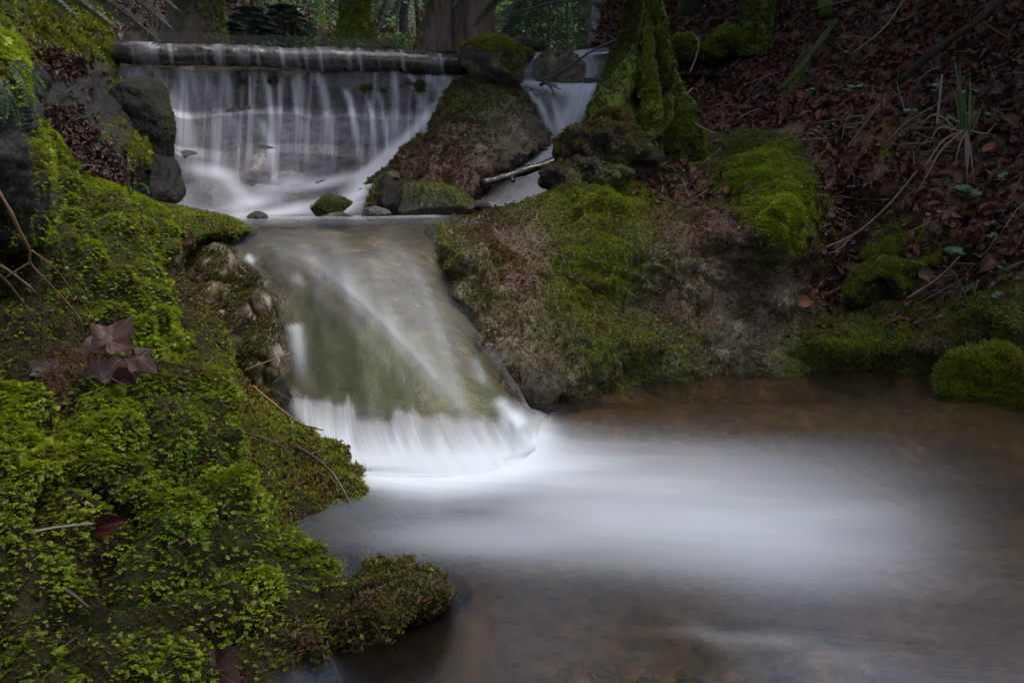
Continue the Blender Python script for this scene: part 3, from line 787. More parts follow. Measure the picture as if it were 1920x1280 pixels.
# ---- left bank: near moss mass (L2)
L2p = [(70, 240, 2.95), (110, 300, 2.95), (130, 345, 2.95), (230, 372, 3.05), (320, 412, 3.2), (200, 430, 2.62), (310, 480, 2.75), (100, 440, 2.45), (100, 520, 2.15), (40, 480, 2.1), (250, 540, 2.4), (320, 580, 2.45), (100, 590, 1.98), (0, 560, 1.9), (-150, 560, 1.75), (200, 620, 2.0), (330, 660, 2.1), (60, 660, 1.78), (180, 690, 1.78), (250, 700, 1.82), (0, 720, 1.58), (320, 730, 1.84), (400, 770, 1.84), (420, 810, 1.80), (330, 800, 1.66), (200, 840, 1.5), (0, 850, 1.38), (-150, 800, 1.35), (430, 890, 1.70), (490, 930, 1.70), (530, 990, 1.66), (565, 1030, 1.63), (300, 960, 1.44), (400, 960, 1.52), (200, 985, 1.40), (100, 1000, 1.31), (0, 1000, 1.22), (-150, 1000, 1.15), (600, 1085, 1.55), (480, 1080, 1.46), (720, 1046, 1.64), (790, 1052, 1.64), (845, 1085, DZ(1085, .07)), (850, 1110, DZ(1110, .05)), (800, 1142, DZ(1142, .045)), (730, 1170, DZ(1170, .045)), (680, 1190, DZ(1190, .03)), (760, 1080, 1.50), (700, 1110, 1.45), (620, 1205, DZ(1205)), (540, 1242, DZ(1242)), (760, 1195, DZ(1180, -.05)), (895, 1125, DZ(1120, -.05)), (560, 1290, DZ(1290, -.06)), (400, 1230, 1.22), (300, 1150, 1.27), (200, 1200, 1.12), (100, 1150, 1.12), (0, 1280, .98), (250, 1290, 1.06), (-150, 1280, .9), (400, 1400, 1.0), (100, 1400, .88), (400, 1330, 1.12)]
f2 = tps(L2p, 3e-4)
poly2 = [(-160, 160), (50, 222), (78, 240), (104, 262), (122, 300), (136, 338), (185, 346), (236, 364), (284, 386), (318, 404), (336, 430), (330, 470), (302, 500), (312, 540), (330, 575), (326, 620), (334, 655), (330, 700), (372, 718), (412, 760), (424, 800), (420, 850), (452, 880), (490, 916), (520, 960), (550, 1005), (582, 1040), (640, 1072), (690, 1046), (740, 1036), (790, 1042), (830, 1066), (868, 1090), (884, 1112), (850, 1150), (790, 1172), (700, 1196), (620, 1226), (560, 1262), (540, 1300), (500, 1430), (-160, 1430)]
R2 = relief(-160, 900, 156, 1424, 4, f2, poly2, 34, .14, .7, lambda G, U, V: fbm(G, .25, 3, 41) * .03 + (billow(G, .11, 2, 42) - .62) * (.17 - .13 * sstep(600, 700, U)))
cush2 = billow(R2['G'], .11, 2, 42)
m2 = field([(200, 400, 1), (100, 330, 1), (280, 450, 1), (150, 470, .9), (60, 540, .35), (120, 600, .35), (250, 560, 1), (310, 620, 1), (40, 620, .55), (170, 680, .05, 35), (110, 720, .1, 30), (270, 690, .7, 25), (300, 720, .9), (350, 770, 1), (200, 780, .9), (60, 800, .95), (250, 860, .9), (400, 830, 1), (330, 930, .9), (200, 960, .45, 30), (60, 990, .5), (80, 1080, .75), (300, 1010, 1), (430, 960, 1), (500, 1000, 1), (350, 1120, .85), (480, 1100, 1), (600, 1110, .95), (720, 1060, .6), (700, 1110, .4), (800, 1090, .45), (640, 1170, .55), (840, 1120, .2), (550, 1210, .3), (420, 1220, .35), (300, 1230, .6), (150, 1200, .7), (50, 1230, .6)], 45)(R2['U'], R2['V'])
put(R2, 'bank', M['soil'], m2 * .45, .65 * (1 - m2), label='mossy near bank in the left foreground', kind='structure')

xs = np.arange(-6, -.9, .05); ys = np.arange(.1, 5.3, .05); X, Y = np.meshgrid(xs, ys); bk = np.clip(-X - 1.0 - .12 * Y, 0, None)
Lb = np.stack([X, Y, -.06 + .42 * bk + .03 * np.clip(Y - 1.5, 0, None) * np.clip(bk * 4, 0, 1) + .06 * fbm(np.stack([X, Y, 0 * X], -1), .4, 4, 45) * np.clip(bk * 3, 0, 1)], -1)
lb = build('bank', Lb, grid_faces(*X.shape), M['soil'], None, {'paint': np.stack([.7 + 0 * X, .3 + 0 * X, 0 * X], -1).reshape(-1, 3)}, origin=(0, 0, 0)); tag(lb, 'mossy ground rising away behind the near left bank', None, None, 'structure')
# ---- dark rock hanging at the left edge (L3)
L3p = [(-200, 60, 1.75), (0, 60, 1.85), (30, 110, 1.85), (60, 200, 1.86), (80, 300, 1.88), (95, 400, 1.92), (0, 200, 1.66), (0, 320, 1.72), (40, 420, 1.84), (0, 470, 1.86), (-200, 300, 1.5), (-200, 500, 1.65)]
f3 = tps(L3p, 1e-4)
poly3 = [(-260, 20), (0, 44), (14, 80), (30, 130), (48, 190), (64, 250), (88, 300), (96, 350), (100, 410), (90, 455), (50, 478), (0, 486), (-260, 540)]
R3 = relief(-260, 130, 10, 560, 4, f3, poly3, 30, .12, .5, lambda G, U, V: fbm(G, .16, 5, 51) * .05 + (billow(G, .1, 3, 52) - .6) * .05)
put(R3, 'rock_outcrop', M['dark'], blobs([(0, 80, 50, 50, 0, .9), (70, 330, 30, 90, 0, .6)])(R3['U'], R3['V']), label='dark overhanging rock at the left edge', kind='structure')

# ---- left upper bank beside the weir (L4)
L4p = [(-300, -150, 3.6), (0, -150, 4.6), (200, -150, 6.2), (200, 0, 5.7), (100, 0, 4.9), (0, 0, 4.1), (0, 90, 3.9), (100, 100, 4.45), (205, 90, 5.35), (215, 130, 5.2), (60, 180, 3.8), (150, 180, 4.45), (235, 175, 5.05), (180, 230, 4.4), (120, 260, 3.95), (200, 300, 4.0), (270, 290, 4.55), (60, 300, 3.4), (280, 340, 4.4), (220, 350, 3.85), (310, 410, 4.3), (250, 400, 3.85), (-300, 300, 2.8), (100, 420, 3.4)]
f4 = tps(L4p, 1e-4)
poly4 = [(-320, -220), (196, -220), (198, 60), (204, 110), (214, 140), (240, 172), (252, 230), (276, 262), (284, 300), (272, 330), (290, 380), (316, 420), (300, 470), (-320, 470)]
R4 = relief(-320, 330, -220, 470, 4, f4, poly4, 22, .12, .6, lambda G, U, V: fbm(G, .35, 5, 61) * .10 + (billow(G * np.array([.6, .8, 1.5]), .16, 3, 62) - .6) * .08)
m4 = field([(100, 20, .9), (180, 60, .9), (20, 60, .5), (230, 140, .8, 18), (150, 170, .1), (120, 230, .05), (210, 250, .6, 18), (262, 290, 1, 18), (200, 300, .0), (120, 290, .9, 16), (240, 360, .1), (160, 330, .1)], 32)(R4['U'], R4['V'])
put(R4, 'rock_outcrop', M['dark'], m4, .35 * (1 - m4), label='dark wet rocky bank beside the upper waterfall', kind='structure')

# ---- right bank: tufa slope and the leafy hillside above it
RRp = [(830, 425, 3.86), (840, 480, 3.62), (850, 560, 3.42), (900, 440, 3.72), (905, 520, 3.48), (905, 600, 3.24), (960, 620, 3.24), (900, 395, 4.1), (840, 404, 4.25), (760, 500, 4.1), (760, 620, 3.9), (860, 680, 3.10), (930, 760, 2.92),
       (985, 690, 3.12), (940, 660, 3.16), (1010, 650, 3.22), (985, 770, DZ(770, -.02)), (1060, 752, DZ(752)), (1130, 735, DZ(735)), (1200, 720, DZ(720)), (1300, 706, DZ(706)), (1400, 701, DZ(701)), (1500, 697, DZ(697)), (1650, 692, DZ(692)), (1780, 690, DZ(690)), (1900, 700, DZ(700)), (2100, 710, DZ(710)),
       (1000, 830, DZ(830, -.16)), (1200, 775, DZ(775, -.09)), (1450, 755, DZ(755, -.08)), (1700, 750, DZ(750, -.08)), (2000, 765, DZ(765, -.08)), (1300, 840, DZ(840, -.24)), (1700, 840, DZ(840, -.24)),
       (950, 402, 4.05), (1050, 374, 4.2), (1130, 356, 4.3), (1200, 372, 4.3), (1280, 345, 4.65), (1050, 450, 3.8), (1150, 440, 3.86), (1150, 520, 3.66), (1250, 500, 3.82), (1060, 540, 3.6), (1100, 575, 3.62), (1240, 562, 3.86), (1300, 580, 3.84), (1190, 590, 3.72), (1100, 640, 3.36), (1200, 625, 3.52), (1200, 680, 3.5), (1300, 650, 3.66), (1060, 690, 3.2), (1340, 600, 3.86),
       (1370, 430, 4.12), (1300, 420, 4.16), (1350, 375, 4.5), (1450, 335, 4.7), (1480, 350, 4.45), (1480, 420, 4.2), (1540, 440, 4.35), (1400, 510, 4.06), (1450, 590, 3.98), (1400, 640, 3.84), (1350, 550, 3.98),
       (1560, 510, 4.35), (1560, 420, 4.62), (1570, 330, 4.9), (1640, 560, 4.05), (1560, 600, 4.02), (1600, 640, 3.9), (1700, 640, 3.86), (1650, 480, 4.2), (1760, 560, 3.95), (1850, 600, 3.78), (1920, 640, 3.6), (2150, 620, 3.3),
       (1200, 300, 5.1), (1200, 200, 5.9), (1150, 100, 6.8), (1150, 0, 7.6), (1300, 280, 5.2), (1300, 200, 5.8), (1300, 100, 6.6), (1300, 0, 7.3), (1400, 250, 5.2), (1500, 200, 5.35), (1500, 100, 5.9), (1500, 0, 6.4), (1600, 300, 4.85), (1700, 300, 4.65), (1700, 200, 5.05), (1700, 100, 5.4), (1700, 0, 5.8), (1700, -150, 6.4), (1900, 0, 5.0), (1900, 200, 4.45), (1900, 400, 4.0), (1900, 500, 3.82), (1750, 430, 4.2), (2200, 0, 4.4), (2200, 300, 3.7), (2200, 500, 3.4), (1400, -150, 7.4), (2200, -200, 4.9)]
fr0 = tps(RRp, 2e-4)
BUMP = blobs([(1466, 390, 82, 84, 0, .34), (1592, 652, 125, 30, 0, .16), (1646, 345, 30, 66, 28, .22), (1728, 420, 44, 62, 30, .2), (1890, 610, 80, 66, 0, .22), (872, 484, 62, 66, 20, .30), (935, 600, 50, 60, 30, .10), (856, 562, 34, 28, 30, .18), (902, 642, 28, 26, 30, .16), (944, 722, 30, 30, 0, .14), (1160, 375, 90, 26, 0, .12), (1120, 640, 100, 60, 0, .08), (1410, 320, 70, 26, -14, .16), (1560, 620, 60, 26, 0, .10), (1500, 560, 60, 30, 0, .08), (1760, 640, 70, 40, 0, .14)])
fr = lambda u, v: fr0(u, v) - BUMP(np.asarray(u, float), np.asarray(v, float))
leafy = lambda U, V: sstep(0, 60, np.interp(U, [900, 1250, 1400, 1500, 1560, 1620, 1760, 1920, 2200], [330, 310, 272, 285, 400, 420, 470, 540, 560]) - V)
def dispR(G, U, V):
    lf = leafy(U, V)
    a = fbm(G, .34, 5, 71) * .07 + (billow(G * np.array([.7, .8, 1.3]), .19, 4, 72) - .6) * .10
    b = fbm(G, .5, 5, 73) * .10 + (billow(G, .2, 3, 74) - .6) * .07
    return a * (1 - lf) + b * lf + (1 - lf) * (fbm(G, .06, 4, 75) * .020 + np.abs(fbm(G, .025, 2, 77)) * .010) + lf * fbm(G, .05, 3, 75) * .008
polyR = [(820, 396), (930, 398), (1000, 385), (1040, 362), (1060, 330), (1085, 200), (1110, 100), (1130, -200), (2300, -200), (2300, 860), (760, 860), (730, 640), (760, 470)]
RR = relief(740, 2240, -170, 840, 3.3, fr, polyR, 24, .10, .6, dispR)
mR = field([(840, 480, .55), (880, 540, .45), (930, 560, .3), (930, 450, .05), (970, 480, -.1, 30), (1060, 380, .9), (1130, 365, 1), (1190, 380, .9), (1000, 400, .5), (1080, 480, .8), (1150, 500, .9), (1100, 540, .9), (1230, 500, .55), (1250, 440, .3), (1310, 410, .05), (1370, 430, -.1), (1420, 440, .05), (1330, 350, .75), (1400, 310, .9), (1450, 320, 1), (1480, 400, 1.1), (1440, 380, 1), (1530, 440, .6), (1300, 540, .3), (1250, 590, .05, 30), (1180, 590, .3, 30), (1350, 585, .1, 30), (1430, 575, .0, 25), (1460, 540, .2), (1120, 640, .75), (1220, 640, .8), (1200, 690, .6), (1300, 640, .6), (1340, 680, .3), (1400, 650, .0, 30), (1450, 640, .05, 30), (1440, 690, .2, 20), (1500, 660, .9), (1600, 620, 1), (1650, 650, 1), (1560, 690, .6), (1700, 600, .8), (1750, 640, .5), (1850, 620, .8), (1920, 580, .7), (1990, 640, .7), (1410, 500, .35), (1300, 480, .45), (1040, 600, .45), (1020, 450, .35), (1480, 600, .25), (1540, 560, .3), (1000, 620, .3), (985, 690, -.2), (1060, 700, .4), (1620, 560, .5), (1560, 500, .0), (1590, 420, .1), (1650, 330, .85, 28), (1630, 380, .8, 28), (1700, 430, .8, 30), (1760, 380, .4)], 38, .1)(RR['U'], RR['V']) + .06
lfR = leafy(RR['U'], RR['V'])
mR = mR * (RR['G'][..., 2] > -.015)
mR = mR * (1 - .7 * lfR)
mR += lfR * blobs([(1290, 95, 50, 18, 0, .9), (1360, 85, 40, 20, -20, .9), (1350, 110, 50, 16, -30, .9), (1330, 160, 30, 20, -40, .6), (1290, 260, 40, 50, 20, .8), (1500, 130, 60, 16, -55, .7), (1670, 240, 26, 60, 30, .5)])(RR['U'], RR['V'])
dR = field([(1100, 400, .35), (1250, 330, .8), (1300, 370, .7), (1220, 350, .8), (1300, 570, .5), (1260, 580, .8, 20), (1450, 470, .25), (1560, 500, .9), (1580, 400, .9), (1400, 650, .35), (1150, 470, .3), (930, 460, .55), (960, 490, .7), (860, 500, .1), (1200, 680, .15), (1370, 430, .75), (1330, 470, .6), (1420, 470, .6), (1360, 500, .45), (1700, 500, .9), (1620, 600, .5), (1720, 610, .6)], 40, .3)(RR['U'], RR['V'])
und = RR['G'][..., 2] < .0; dR = np.where(und, .42, dR)
put(RR, 'hillside', M['tufa'], mR, np.maximum(dR, lfR * .9), label='steep right bank of mossy tufa rising to a leaf covered hillside', kind='structure')
slopeP = lambda u, v: P(u, v, fr(u, v))

# ---- island of mossy tufa between the two falls
ISp = [(668, 392, 4.72), (700, 345, 4.86), (760, 278, 5.06), (800, 228, 5.22), (850, 170, 5.42), (880, 150, 5.5), (960, 152, 5.5), (1010, 200, 5.4), (1035, 250, 5.3), (900, 190, 5.18), (900, 240, 5.0), (960, 230, 5.08), (840, 280, 4.9), (920, 290, 4.82), (1000, 285, 5.02), (780, 340, 4.74), (860, 340, 4.68), (930, 335, 4.78), (720, 385, 4.66), (800, 400, 4.56), (880, 398, 4.6), (980, 320, 5.0)]
fi = tps(ISp, 2e-4)
polyI = [(664, 384), (690, 352), (716, 326), (742, 292), (770, 262), (800, 226), (826, 196), (850, 166), (884, 146), (950, 148), (985, 172), (1012, 206), (1036, 248), (1042, 286), (1000, 306), (950, 330), (915, 352), (896, 380), (892, 410), (664, 414)]
RI = relief(640, 1064, 126, 420, 2.8, fi, polyI, 26, .22, .7, lambda G, U, V: fbm(G, .26, 5, 81) * .07 + (billow(G, .2, 4, 82) - .6) * .13 + fbm(G, .05, 3, 83) * .016)
mI = field([(690, 370, 1), (720, 330, .95), (780, 270, .7), (760, 320, .4), (850, 180, .9), (900, 170, 1), (940, 160, 1), (880, 230, .55), (940, 220, .5), (850, 260, .35), (900, 255, .6), (800, 320, .2), (880, 310, .15), (960, 260, .1), (1000, 250, .35), (830, 330, .7, 18), (780, 365, .45), (860, 360, .2), (930, 320, .1), (1010, 285, .2)], 28)(RI['U'], RI['V'])
dI = field([(760, 320, .6), (850, 290, .7), (900, 300, .6), (960, 250, .2), (1000, 240, .0), (860, 365, .7), (930, 320, .2), (880, 210, .3), (700, 350, .1)], 34)(RI['U'], RI['V'])
isl = empty('tufa_mound', P(830, 400, 4.8)); isl['_base'] = [float(x) for x in isl.location]
tag(isl, 'mossy brown tufa mound sloping between the waterfall and the right channel', 'rock mound')
build('rock', RI['G'], RI['F'], M['tufa'], isl, {'paint': np.stack([mI, dI, 0 * dI], -1).reshape(-1, 3)})

# ---- right channel
ca = [[(900, 104, 7.0), (915, 122, 6.6), (920, 152, 6.5), (920, 170, 6.2), (930, 206, 6.0), (945, 260, 5.8), (925, 296, 5.5), (880, 336, 5.2), (840, 374, 5.0), (800, 400, 4.75)],
      [(972, 100, 6.9), (984, 116, 6.35), (985, 148, 6.22), (984, 163, 5.85), (1004, 200, 5.62), (1036, 255, 5.42), (1010, 290, 5.2), (955, 330, 4.98), (925, 368, 4.82), (880, 397, 4.6)],
      [(1010, 100, 6.9), (1015, 112, 6.35), (1015, 150, 6.22), (1020, 160, 5.85), (1036, 200, 5.6), (1048, 255, 5.44), (1030, 290, 5.2), (990, 330, 5.0), (960, 370, 4.84), (915, 399, 4.62)],
      [(1080, 95, 6.9), (1075, 106, 6.35), (1072, 152, 6.22), (1075, 163, 5.88), (1072, 205, 5.62), (1062, 258, 5.46), (1056, 290, 5.26), (1030, 330, 5.04), (1000, 374, 4.86), (950, 400, 4.66)],
      [(1150, 88, 6.9), (1140, 100, 6.4), (1130, 152, 6.25), (1130, 160, 5.92), (1112, 210, 5.68), (1084, 260, 5.5), (1085, 292, 5.3), (1075, 330, 5.1), (1040, 378, 4.9), (990, 402, 4.7)]]
Lc = loft([P(*np.array(c).T) for c in ca], 150, 60); Nc = grid_normals(Lc); cu, cv = proj(Lc)
A2, C2 = np.meshgrid(np.linspace(0, 1, 150), np.linspace(0, 1, 60), indexing='ij')
rb = Lc - Nc * (0.035 - .03 * fbm(Lc, .14, 4, 91))[..., None]
chan = build('stream_bed', rb, grid_faces(150, 60), M['weir'], None, {'paint': np.stack([blobs([(1030, 210, 30, 40, 30, .7), (980, 340, 40, 30, 0, .5)])(cu, cv), 0 * cu, 0 * cu], -1).reshape(-1, 3)}, origin=(0, 0, 0))
tag(chan, 'wet rock bed of the narrow right channel', None, None, 'structure')
S = lambda pts, w, a, t0=.2, t1=.3: strand(cu, cv, pts, w, a, t0, t1)
fc = .10 + blobs([(1090, 185, 26, 40, 20, .75), (1060, 235, 22, 34, 20, .6), (1020, 158, 44, 7, 4, .75), (1085, 165, 44, 12, -4, .6), (1000, 125, 20, 18, 0, .3), (1090, 120, 22, 26, 0, .4), (1050, 100, 60, 6, -6, .3), (1010, 320, 34, 34, -20, .35), (1000, 360, 60, 16, -12, .35), (930, 388, 60, 8, -8, .3), (1030, 290, 30, 14, -10, .35)])(cu, cv)
fc += S([(1006, 180), (1020, 215), (1032, 255)], 6, .5) + S([(1030, 175), (1046, 215), (1050, 255)], 7, .35) + S([(994, 170), (1006, 200)], 5, .5) + S([(890, 382), (940, 392), (990, 388)], 4, .5)
fc = fc * sstep(.18, .30, C2) * sstep(1, .9, C2)
chute = build('waterfall', Lc + Nc * .004, grid_faces(150, 60), M['w_chute'], None, {'foam': np.clip(fc, 0, 1).ravel(), 'flow': np.stack([C2, A2 * 2, .55 + 0 * C2], -1).reshape(-1, 3)}, origin=(0, 0, 0))
tag(chute, 'narrow white fall running down the right channel behind the stump', None, None, 'structure')

# ---- forest floor far behind
xs = np.arange(-16, 16.1, .16); ys = np.r_[np.arange(6.0, 16, .14), np.arange(16, 46, .5)]
X, Y = np.meshgrid(xs, ys)
hill = np.interp(X / Y, [-1.2, -.5, -.3, -.1, .1, .35, .8], [.62, .46, .36, .22, .19, .30, .6])
Z = 1.60 + .12 * sstep(6.5, 8, Y) + np.clip(Y - 7.2, 0, None) * hill + np.clip(Y - 20, 0, None) * .25 + .12 * fbm(np.stack([X, Y, 0 * X], -1), 1.4, 4, 95) + .05 * fbm(np.stack([X, Y, 0 * X], -1), .3, 3, 96)
Z = Z - .6 * sstep(-.25, .05, X) * sstep(1.1, .75, X) * sstep(7.2, 6.7, Y)
floorG = np.stack([X, Y, Z], -1)
gm = np.clip(.3 + fbm(floorG, 1.5, 3, 97), 0, 1)
fl = build('forest_floor', floorG, grid_faces(*X.shape), M['litter'], None, {'paint': np.stack([gm * .6, .38 + 0 * X, 0 * X], -1).reshape(-1, 3)}, origin=(0, 0, 0))
tag(fl, 'sloping forest floor covered with brown leaves behind the weir', None, None, 'structure')
def floorZ(x, y):
    j = np.clip(np.searchsorted(xs, x), 0, len(xs) - 1); i = np.clip(np.searchsorted(ys, y), 0, len(ys) - 1)
    return Z[i, j]
# ---------------------------------------------------------------- moss shapes
def blade(base, d, up, L, w):
    """folded bud-like leaf: two triangles"""
    d = d / np.linalg.norm(d); s = np.cross(d, up); s /= np.linalg.norm(s) + 1e-9
    n = np.cross(s, d)
    V = np.array([base, base + d * L * .55 + s * w - n * w * .5, base + d * L * .55 - s * w - n * w * .5, base + d * L - n * L * .12])
    return V, np.array([[0, 1, 3], [0, 3, 2]])


def frond(seed, pairs=6, bend=.7, wid=.055):
    r = np.random.default_rng(seed); Vs, Fs, Ts = [], [], []; off = 0
    def spine(t): return np.array([bend * t * t * .8, 0, t * (1 - .35 * bend * t)])
    n = 3
    for k in range(n):
        c = spine(k / (n - .0) * .98); w = .05 * (1 - k / n) + .012
        for a in range(3):
            th = a * 2.094
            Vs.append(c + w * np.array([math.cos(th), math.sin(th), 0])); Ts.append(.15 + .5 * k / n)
    Vs.append(spine(1.05)); Ts.append(1.0)
    for k in range(n - 1):
        for a in range(3):
            i, j = k * 3 + a, k * 3 + (a + 1) % 3
            Fs += [[i, j, j + 3], [i, j + 3, i + 3]]
    for a in range(3): Fs.append([6 + a, 6 + (a + 1) % 3, 9])
    V = np.array(Vs); Fc = np.array(Fs); T = np.array(Ts); off = len(V)
    for k in range(pairs):
        t = .22 + .72 * k / pairs
        for sgn in (-1, 1):
            tt = t + .03 * sgn + r.uniform(-.03, .03)
            tang = spine(min(tt + .05, 1)) - spine(tt); tang /= np.linalg.norm(tang)
            d = tang * .75 + np.array([0, sgn, 0]) * r.uniform(.7, 1.0) + r.normal(0, .12, 3)
            Lb = (.50 - .30 * abs(t - .4)) * r.uniform(.75, 1.15)
            bv, bf = blade(spine(tt), d, np.array([-.5, 0, 1.0]), Lb, wid * r.uniform(.8, 1.3))
            V = np.vstack([V, bv]); Fc = np.vstack([Fc, bf + off]); off += 4
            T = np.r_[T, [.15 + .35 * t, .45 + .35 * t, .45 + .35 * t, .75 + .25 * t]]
    return V, Fc, T


def sprig(seed, k=5, wid=.11):
    r = np.random.default_rng(seed); V = np.zeros((0, 3)); Fc = np.zeros((0, 3), int); T = np.zeros(0); off = 0
    for i in range(k):
        a = i * 2.4 + r.uniform(0, 1); tilt = r.uniform(.15, .95)
        d = np.array([math.cos(a) * tilt, math.sin(a) * tilt, 1.0])
        bv, bf = blade(np.zeros(3), d, np.array([-.3, .2, 1.0]) if tilt > .5 else np.array([1., .3, .2]), r.uniform(.65, 1.1), wid)
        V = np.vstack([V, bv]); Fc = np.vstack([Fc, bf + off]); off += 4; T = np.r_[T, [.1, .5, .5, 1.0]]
    return V, Fc, T


FR = [frond(s, 8, .75, .038) for s in range(4)] + [frond(9, 6, 1.1, .042), frond(12, 9, .5, .036)]
SP = [sprig(s) for s in range(5)]
TU = [sprig(s + 20, 8, .06) for s in range(4)]


def moss_inst(V, Fc, w, n, size, protos, up=.6, rand=.55, droop=(0, 0, 0), dryf=None, flip=True, seed=1, sizef=None):
    r = np.random.default_rng(seed)
    p, N, T = scatter(V, Fc, w, n, r)
    if len(p) == 0: return None
    z = N * (1 - up * .6) + np.array([0, 0, up]) + r.normal(0, rand * .5, p.shape)
    xd = r.normal(0, 1, p.shape) * .6 + np.array(droop) + np.array([0, -.4, -.2])
    x, y, z = frames(z, xd)
    wl = np.clip(w[T].mean(1), 0, 1)
    s = size * r.uniform(.6, 1.25, n) * (.55 + .45 * wl)
    if sizef is not None: s = s * sizef(p)
    rd = np.clip(.5 + .5 * fbm(p, .12, 3, 5) * 1.6 + r.normal(0, .18, n), 0, 1)
    dr = np.clip((fbm(p, .07, 3, 15) - .22) * 2.2, 0, .85) if dryf is None else dryf(p, wl, r)
    ab = np.c_[rd, dr]
    return instance(protos, p - N * s[:, None] * .12, x, y, z, s, ab, r)


def moss_obj(name, out, mat, parent=None, **tg):
    V, Fc, A = out
    o = build(name, V, Fc, mat, parent, {'Col': A}, smooth=True, origin=None if parent is not None else (0, 0, 0))
    tag(o, **tg); return o


# ---------------------------------------------------------------- rocks
def vnorm(V, Fc):
    T = tri(Fc); n = np.cross(V[T[:, 1]] - V[T[:, 0]], V[T[:, 2]] - V[T[:, 0]])
    N = np.zeros_like(V)
    for k in range(3): np.add.at(N, T[:, k], n)
    return N / (np.linalg.norm(N, axis=1, keepdims=True) + 1e-12)


def boulder(name, label, u, v, D, wpx, hpx, depth=1.0, mat='stone', planes=0, rough=.12, seed=0, moss=0.0, mossn=0, size=.02, proto=None, mmat='moss_fine', debris=0.0, cush=0.0, n=5, rz=0.0, tilt=None, cat='boulder', top=.2, cell=.6, group=None, mossdir=(0, 0, 1), dryf=None, pale=None, mkw=None):
    c = P(u, v, D); k = D / F
    dims = np.array([wpx * k, (wpx + hpx) / 2 * k * depth, hpx * k])
    V, Fc = rock_shape(c, dims, n, planes, rough, cell, seed, rz, tilt, cush)
    N = vnorm(V, Fc); md = np.array(mossdir, float); md /= np.linalg.norm(md)
    m = np.clip(sstep(top - .25, top + .35, N @ md + .35 * fbm(V, .3 * dims.mean(), 3, seed + 3)) * moss, 0, 1)
    d = np.clip(sstep(.1, .6, N[:, 2] + .5 * fbm(V, .25 * dims.mean(), 3, seed + 5)) * debris * (1 - m), 0, 1)
    a = np.stack([m * .9, d, 0 * d], -1)
    if mossn or pale is not None:
        root = empty(name, [c[0], c[1], V[:, 2].min()]); root['_base'] = [float(q) for q in root.location]
        build('rock', V, Fc, M[mat], root, {'paint': a})
        if mossn:
            out = moss_inst(V, Fc, m, mossn, size, proto or SP, seed=seed + 50, dryf=dryf, **(mkw or {}))
            if out: moss_obj('moss', out, M[mmat], root, kind='stuff')
    else:
        root = build(name, V, Fc, M[mat], None, {'paint': a})
    tag(root, label, cat, group)
    root['_m'] = 0; del root['_m']
    return root, V, Fc, N


DRY = lambda p, wl, r: np.clip((fbm(p, .06, 3, 15) + .15) * 1.8 + r.normal(0, .15, len(p)), 0, 1)
boulder('boulder', 'mossy rounded boulder crowning the end of the weir lip above the brown mound', 922, 122, 5.62, 136, 84, 1.0, 'tufa', 7, .10, 3, .95, 4200, .026, SP, 'moss_fine', .8, .08, dryf=DRY, top=.05)
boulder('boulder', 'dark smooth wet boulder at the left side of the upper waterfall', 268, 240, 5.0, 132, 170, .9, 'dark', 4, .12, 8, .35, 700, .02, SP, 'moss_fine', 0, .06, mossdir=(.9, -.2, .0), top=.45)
boulder('boulder', 'low dark boulder under the bluish wet one left of the waterfall', 296, 345, 4.85, 100, 120, .9, 'dark', 5, .14, 18, 0, 0)
boulder('stone', 'small brown pointed stone at the left of the plateau edge', 486, 409, 4.26, 46, 28, 1.0, 'stone', 6, .08, 21, .25, cat='stone')
boulder('stone', 'dark pyramid shaped stone with a mossy face in front of the falls', 624, 388, 4.50, 78, 50, .9, 'dark', 6, .06, 24, .8, 420, .016, SP, 'moss_fine', mossdir=(-.3, -.8, .5), top=.2, cat='stone')
boulder('stone', 'flat grey brown stone half washed over beside the pyramid stone', 632, 408, 4.36, 64, 18, 1.0, 'stone', 4, .08, 27, .0, cat='stone')
boulder('stone', 'upright blocky stone with a pale knob on top', 738, 366, 4.42, 60, 92, .8, 'dark', 7, .10, 33, .35, 260, .014, SP, 'moss_fine', .0, tilt=((0, 1, 0), .12), cat='stone')
boulder('stone', 'pale knob of rock capping the upright blocky stone', 736, 331, 4.42, 32, 22, .9, 'tufa', 5, .10, 35, .0, cat='stone')
boulder('stone', 'purplish rounded stone washed by water under the upright block', 704, 402, 4.34, 56, 30, 1.0, 'weir', 3, .10, 37, .0, cat='stone')
b_, V_, F_, N_ = boulder('stone', 'slanting wedge of stone with a wet pale upper edge', 806, 384, 4.44, 168, 78, .7, 'tufa', 6, .08, 46, .7, 900, .015, SP, 'moss_fine', .3, mossdir=(.3, -.3, .6), top=.35, cat='stone', tilt=((0, 1, 0), .14))
sel = (N_[:, 2] > .25) & (V_[:, 0] > -.48)
for (u, v, D, w, h, sd, lab) in [(462, 430, 3.7, 30, 9, 1, 'tiny dark pebble at the tip of the left moss tongue'), (560, 414, 4.3, 30, 9, 2, 'thin flat pebble in the water between the brown stone and the pyramid'), (660, 414, 4.2, 26, 8, 3, 'little wet pebble right of the flat grey stone'), (900, 386, 4.5, 40, 20, 4, 'pale glinting stone at the foot of the brown mound'), (868, 392, 4.46, 26, 14, 5, 'small grey stone beside the slanting wedge')]:
    boulder('pebble', lab, u, v, D, w, h, 1.0, 'stone', 5, .1, 60 + sd, 0, n=3, cat='pebble')
boulder('boulder', 'brown rock standing in the right channel with water parting around it', 1046, 136, 6.2, 96, 78, .8, 'tufa', 7, .14, 71, .4, 500, .022, SP, 'moss_brown', .8, .07)
boulder('stone', 'small mossy stone just right of the crowning boulder', 962, 98, 6.4, 46, 30, 1, 'stone', 0, .12, 74, 1, 700, .02, SP, 'moss_fine', cat='stone', top=-.2)
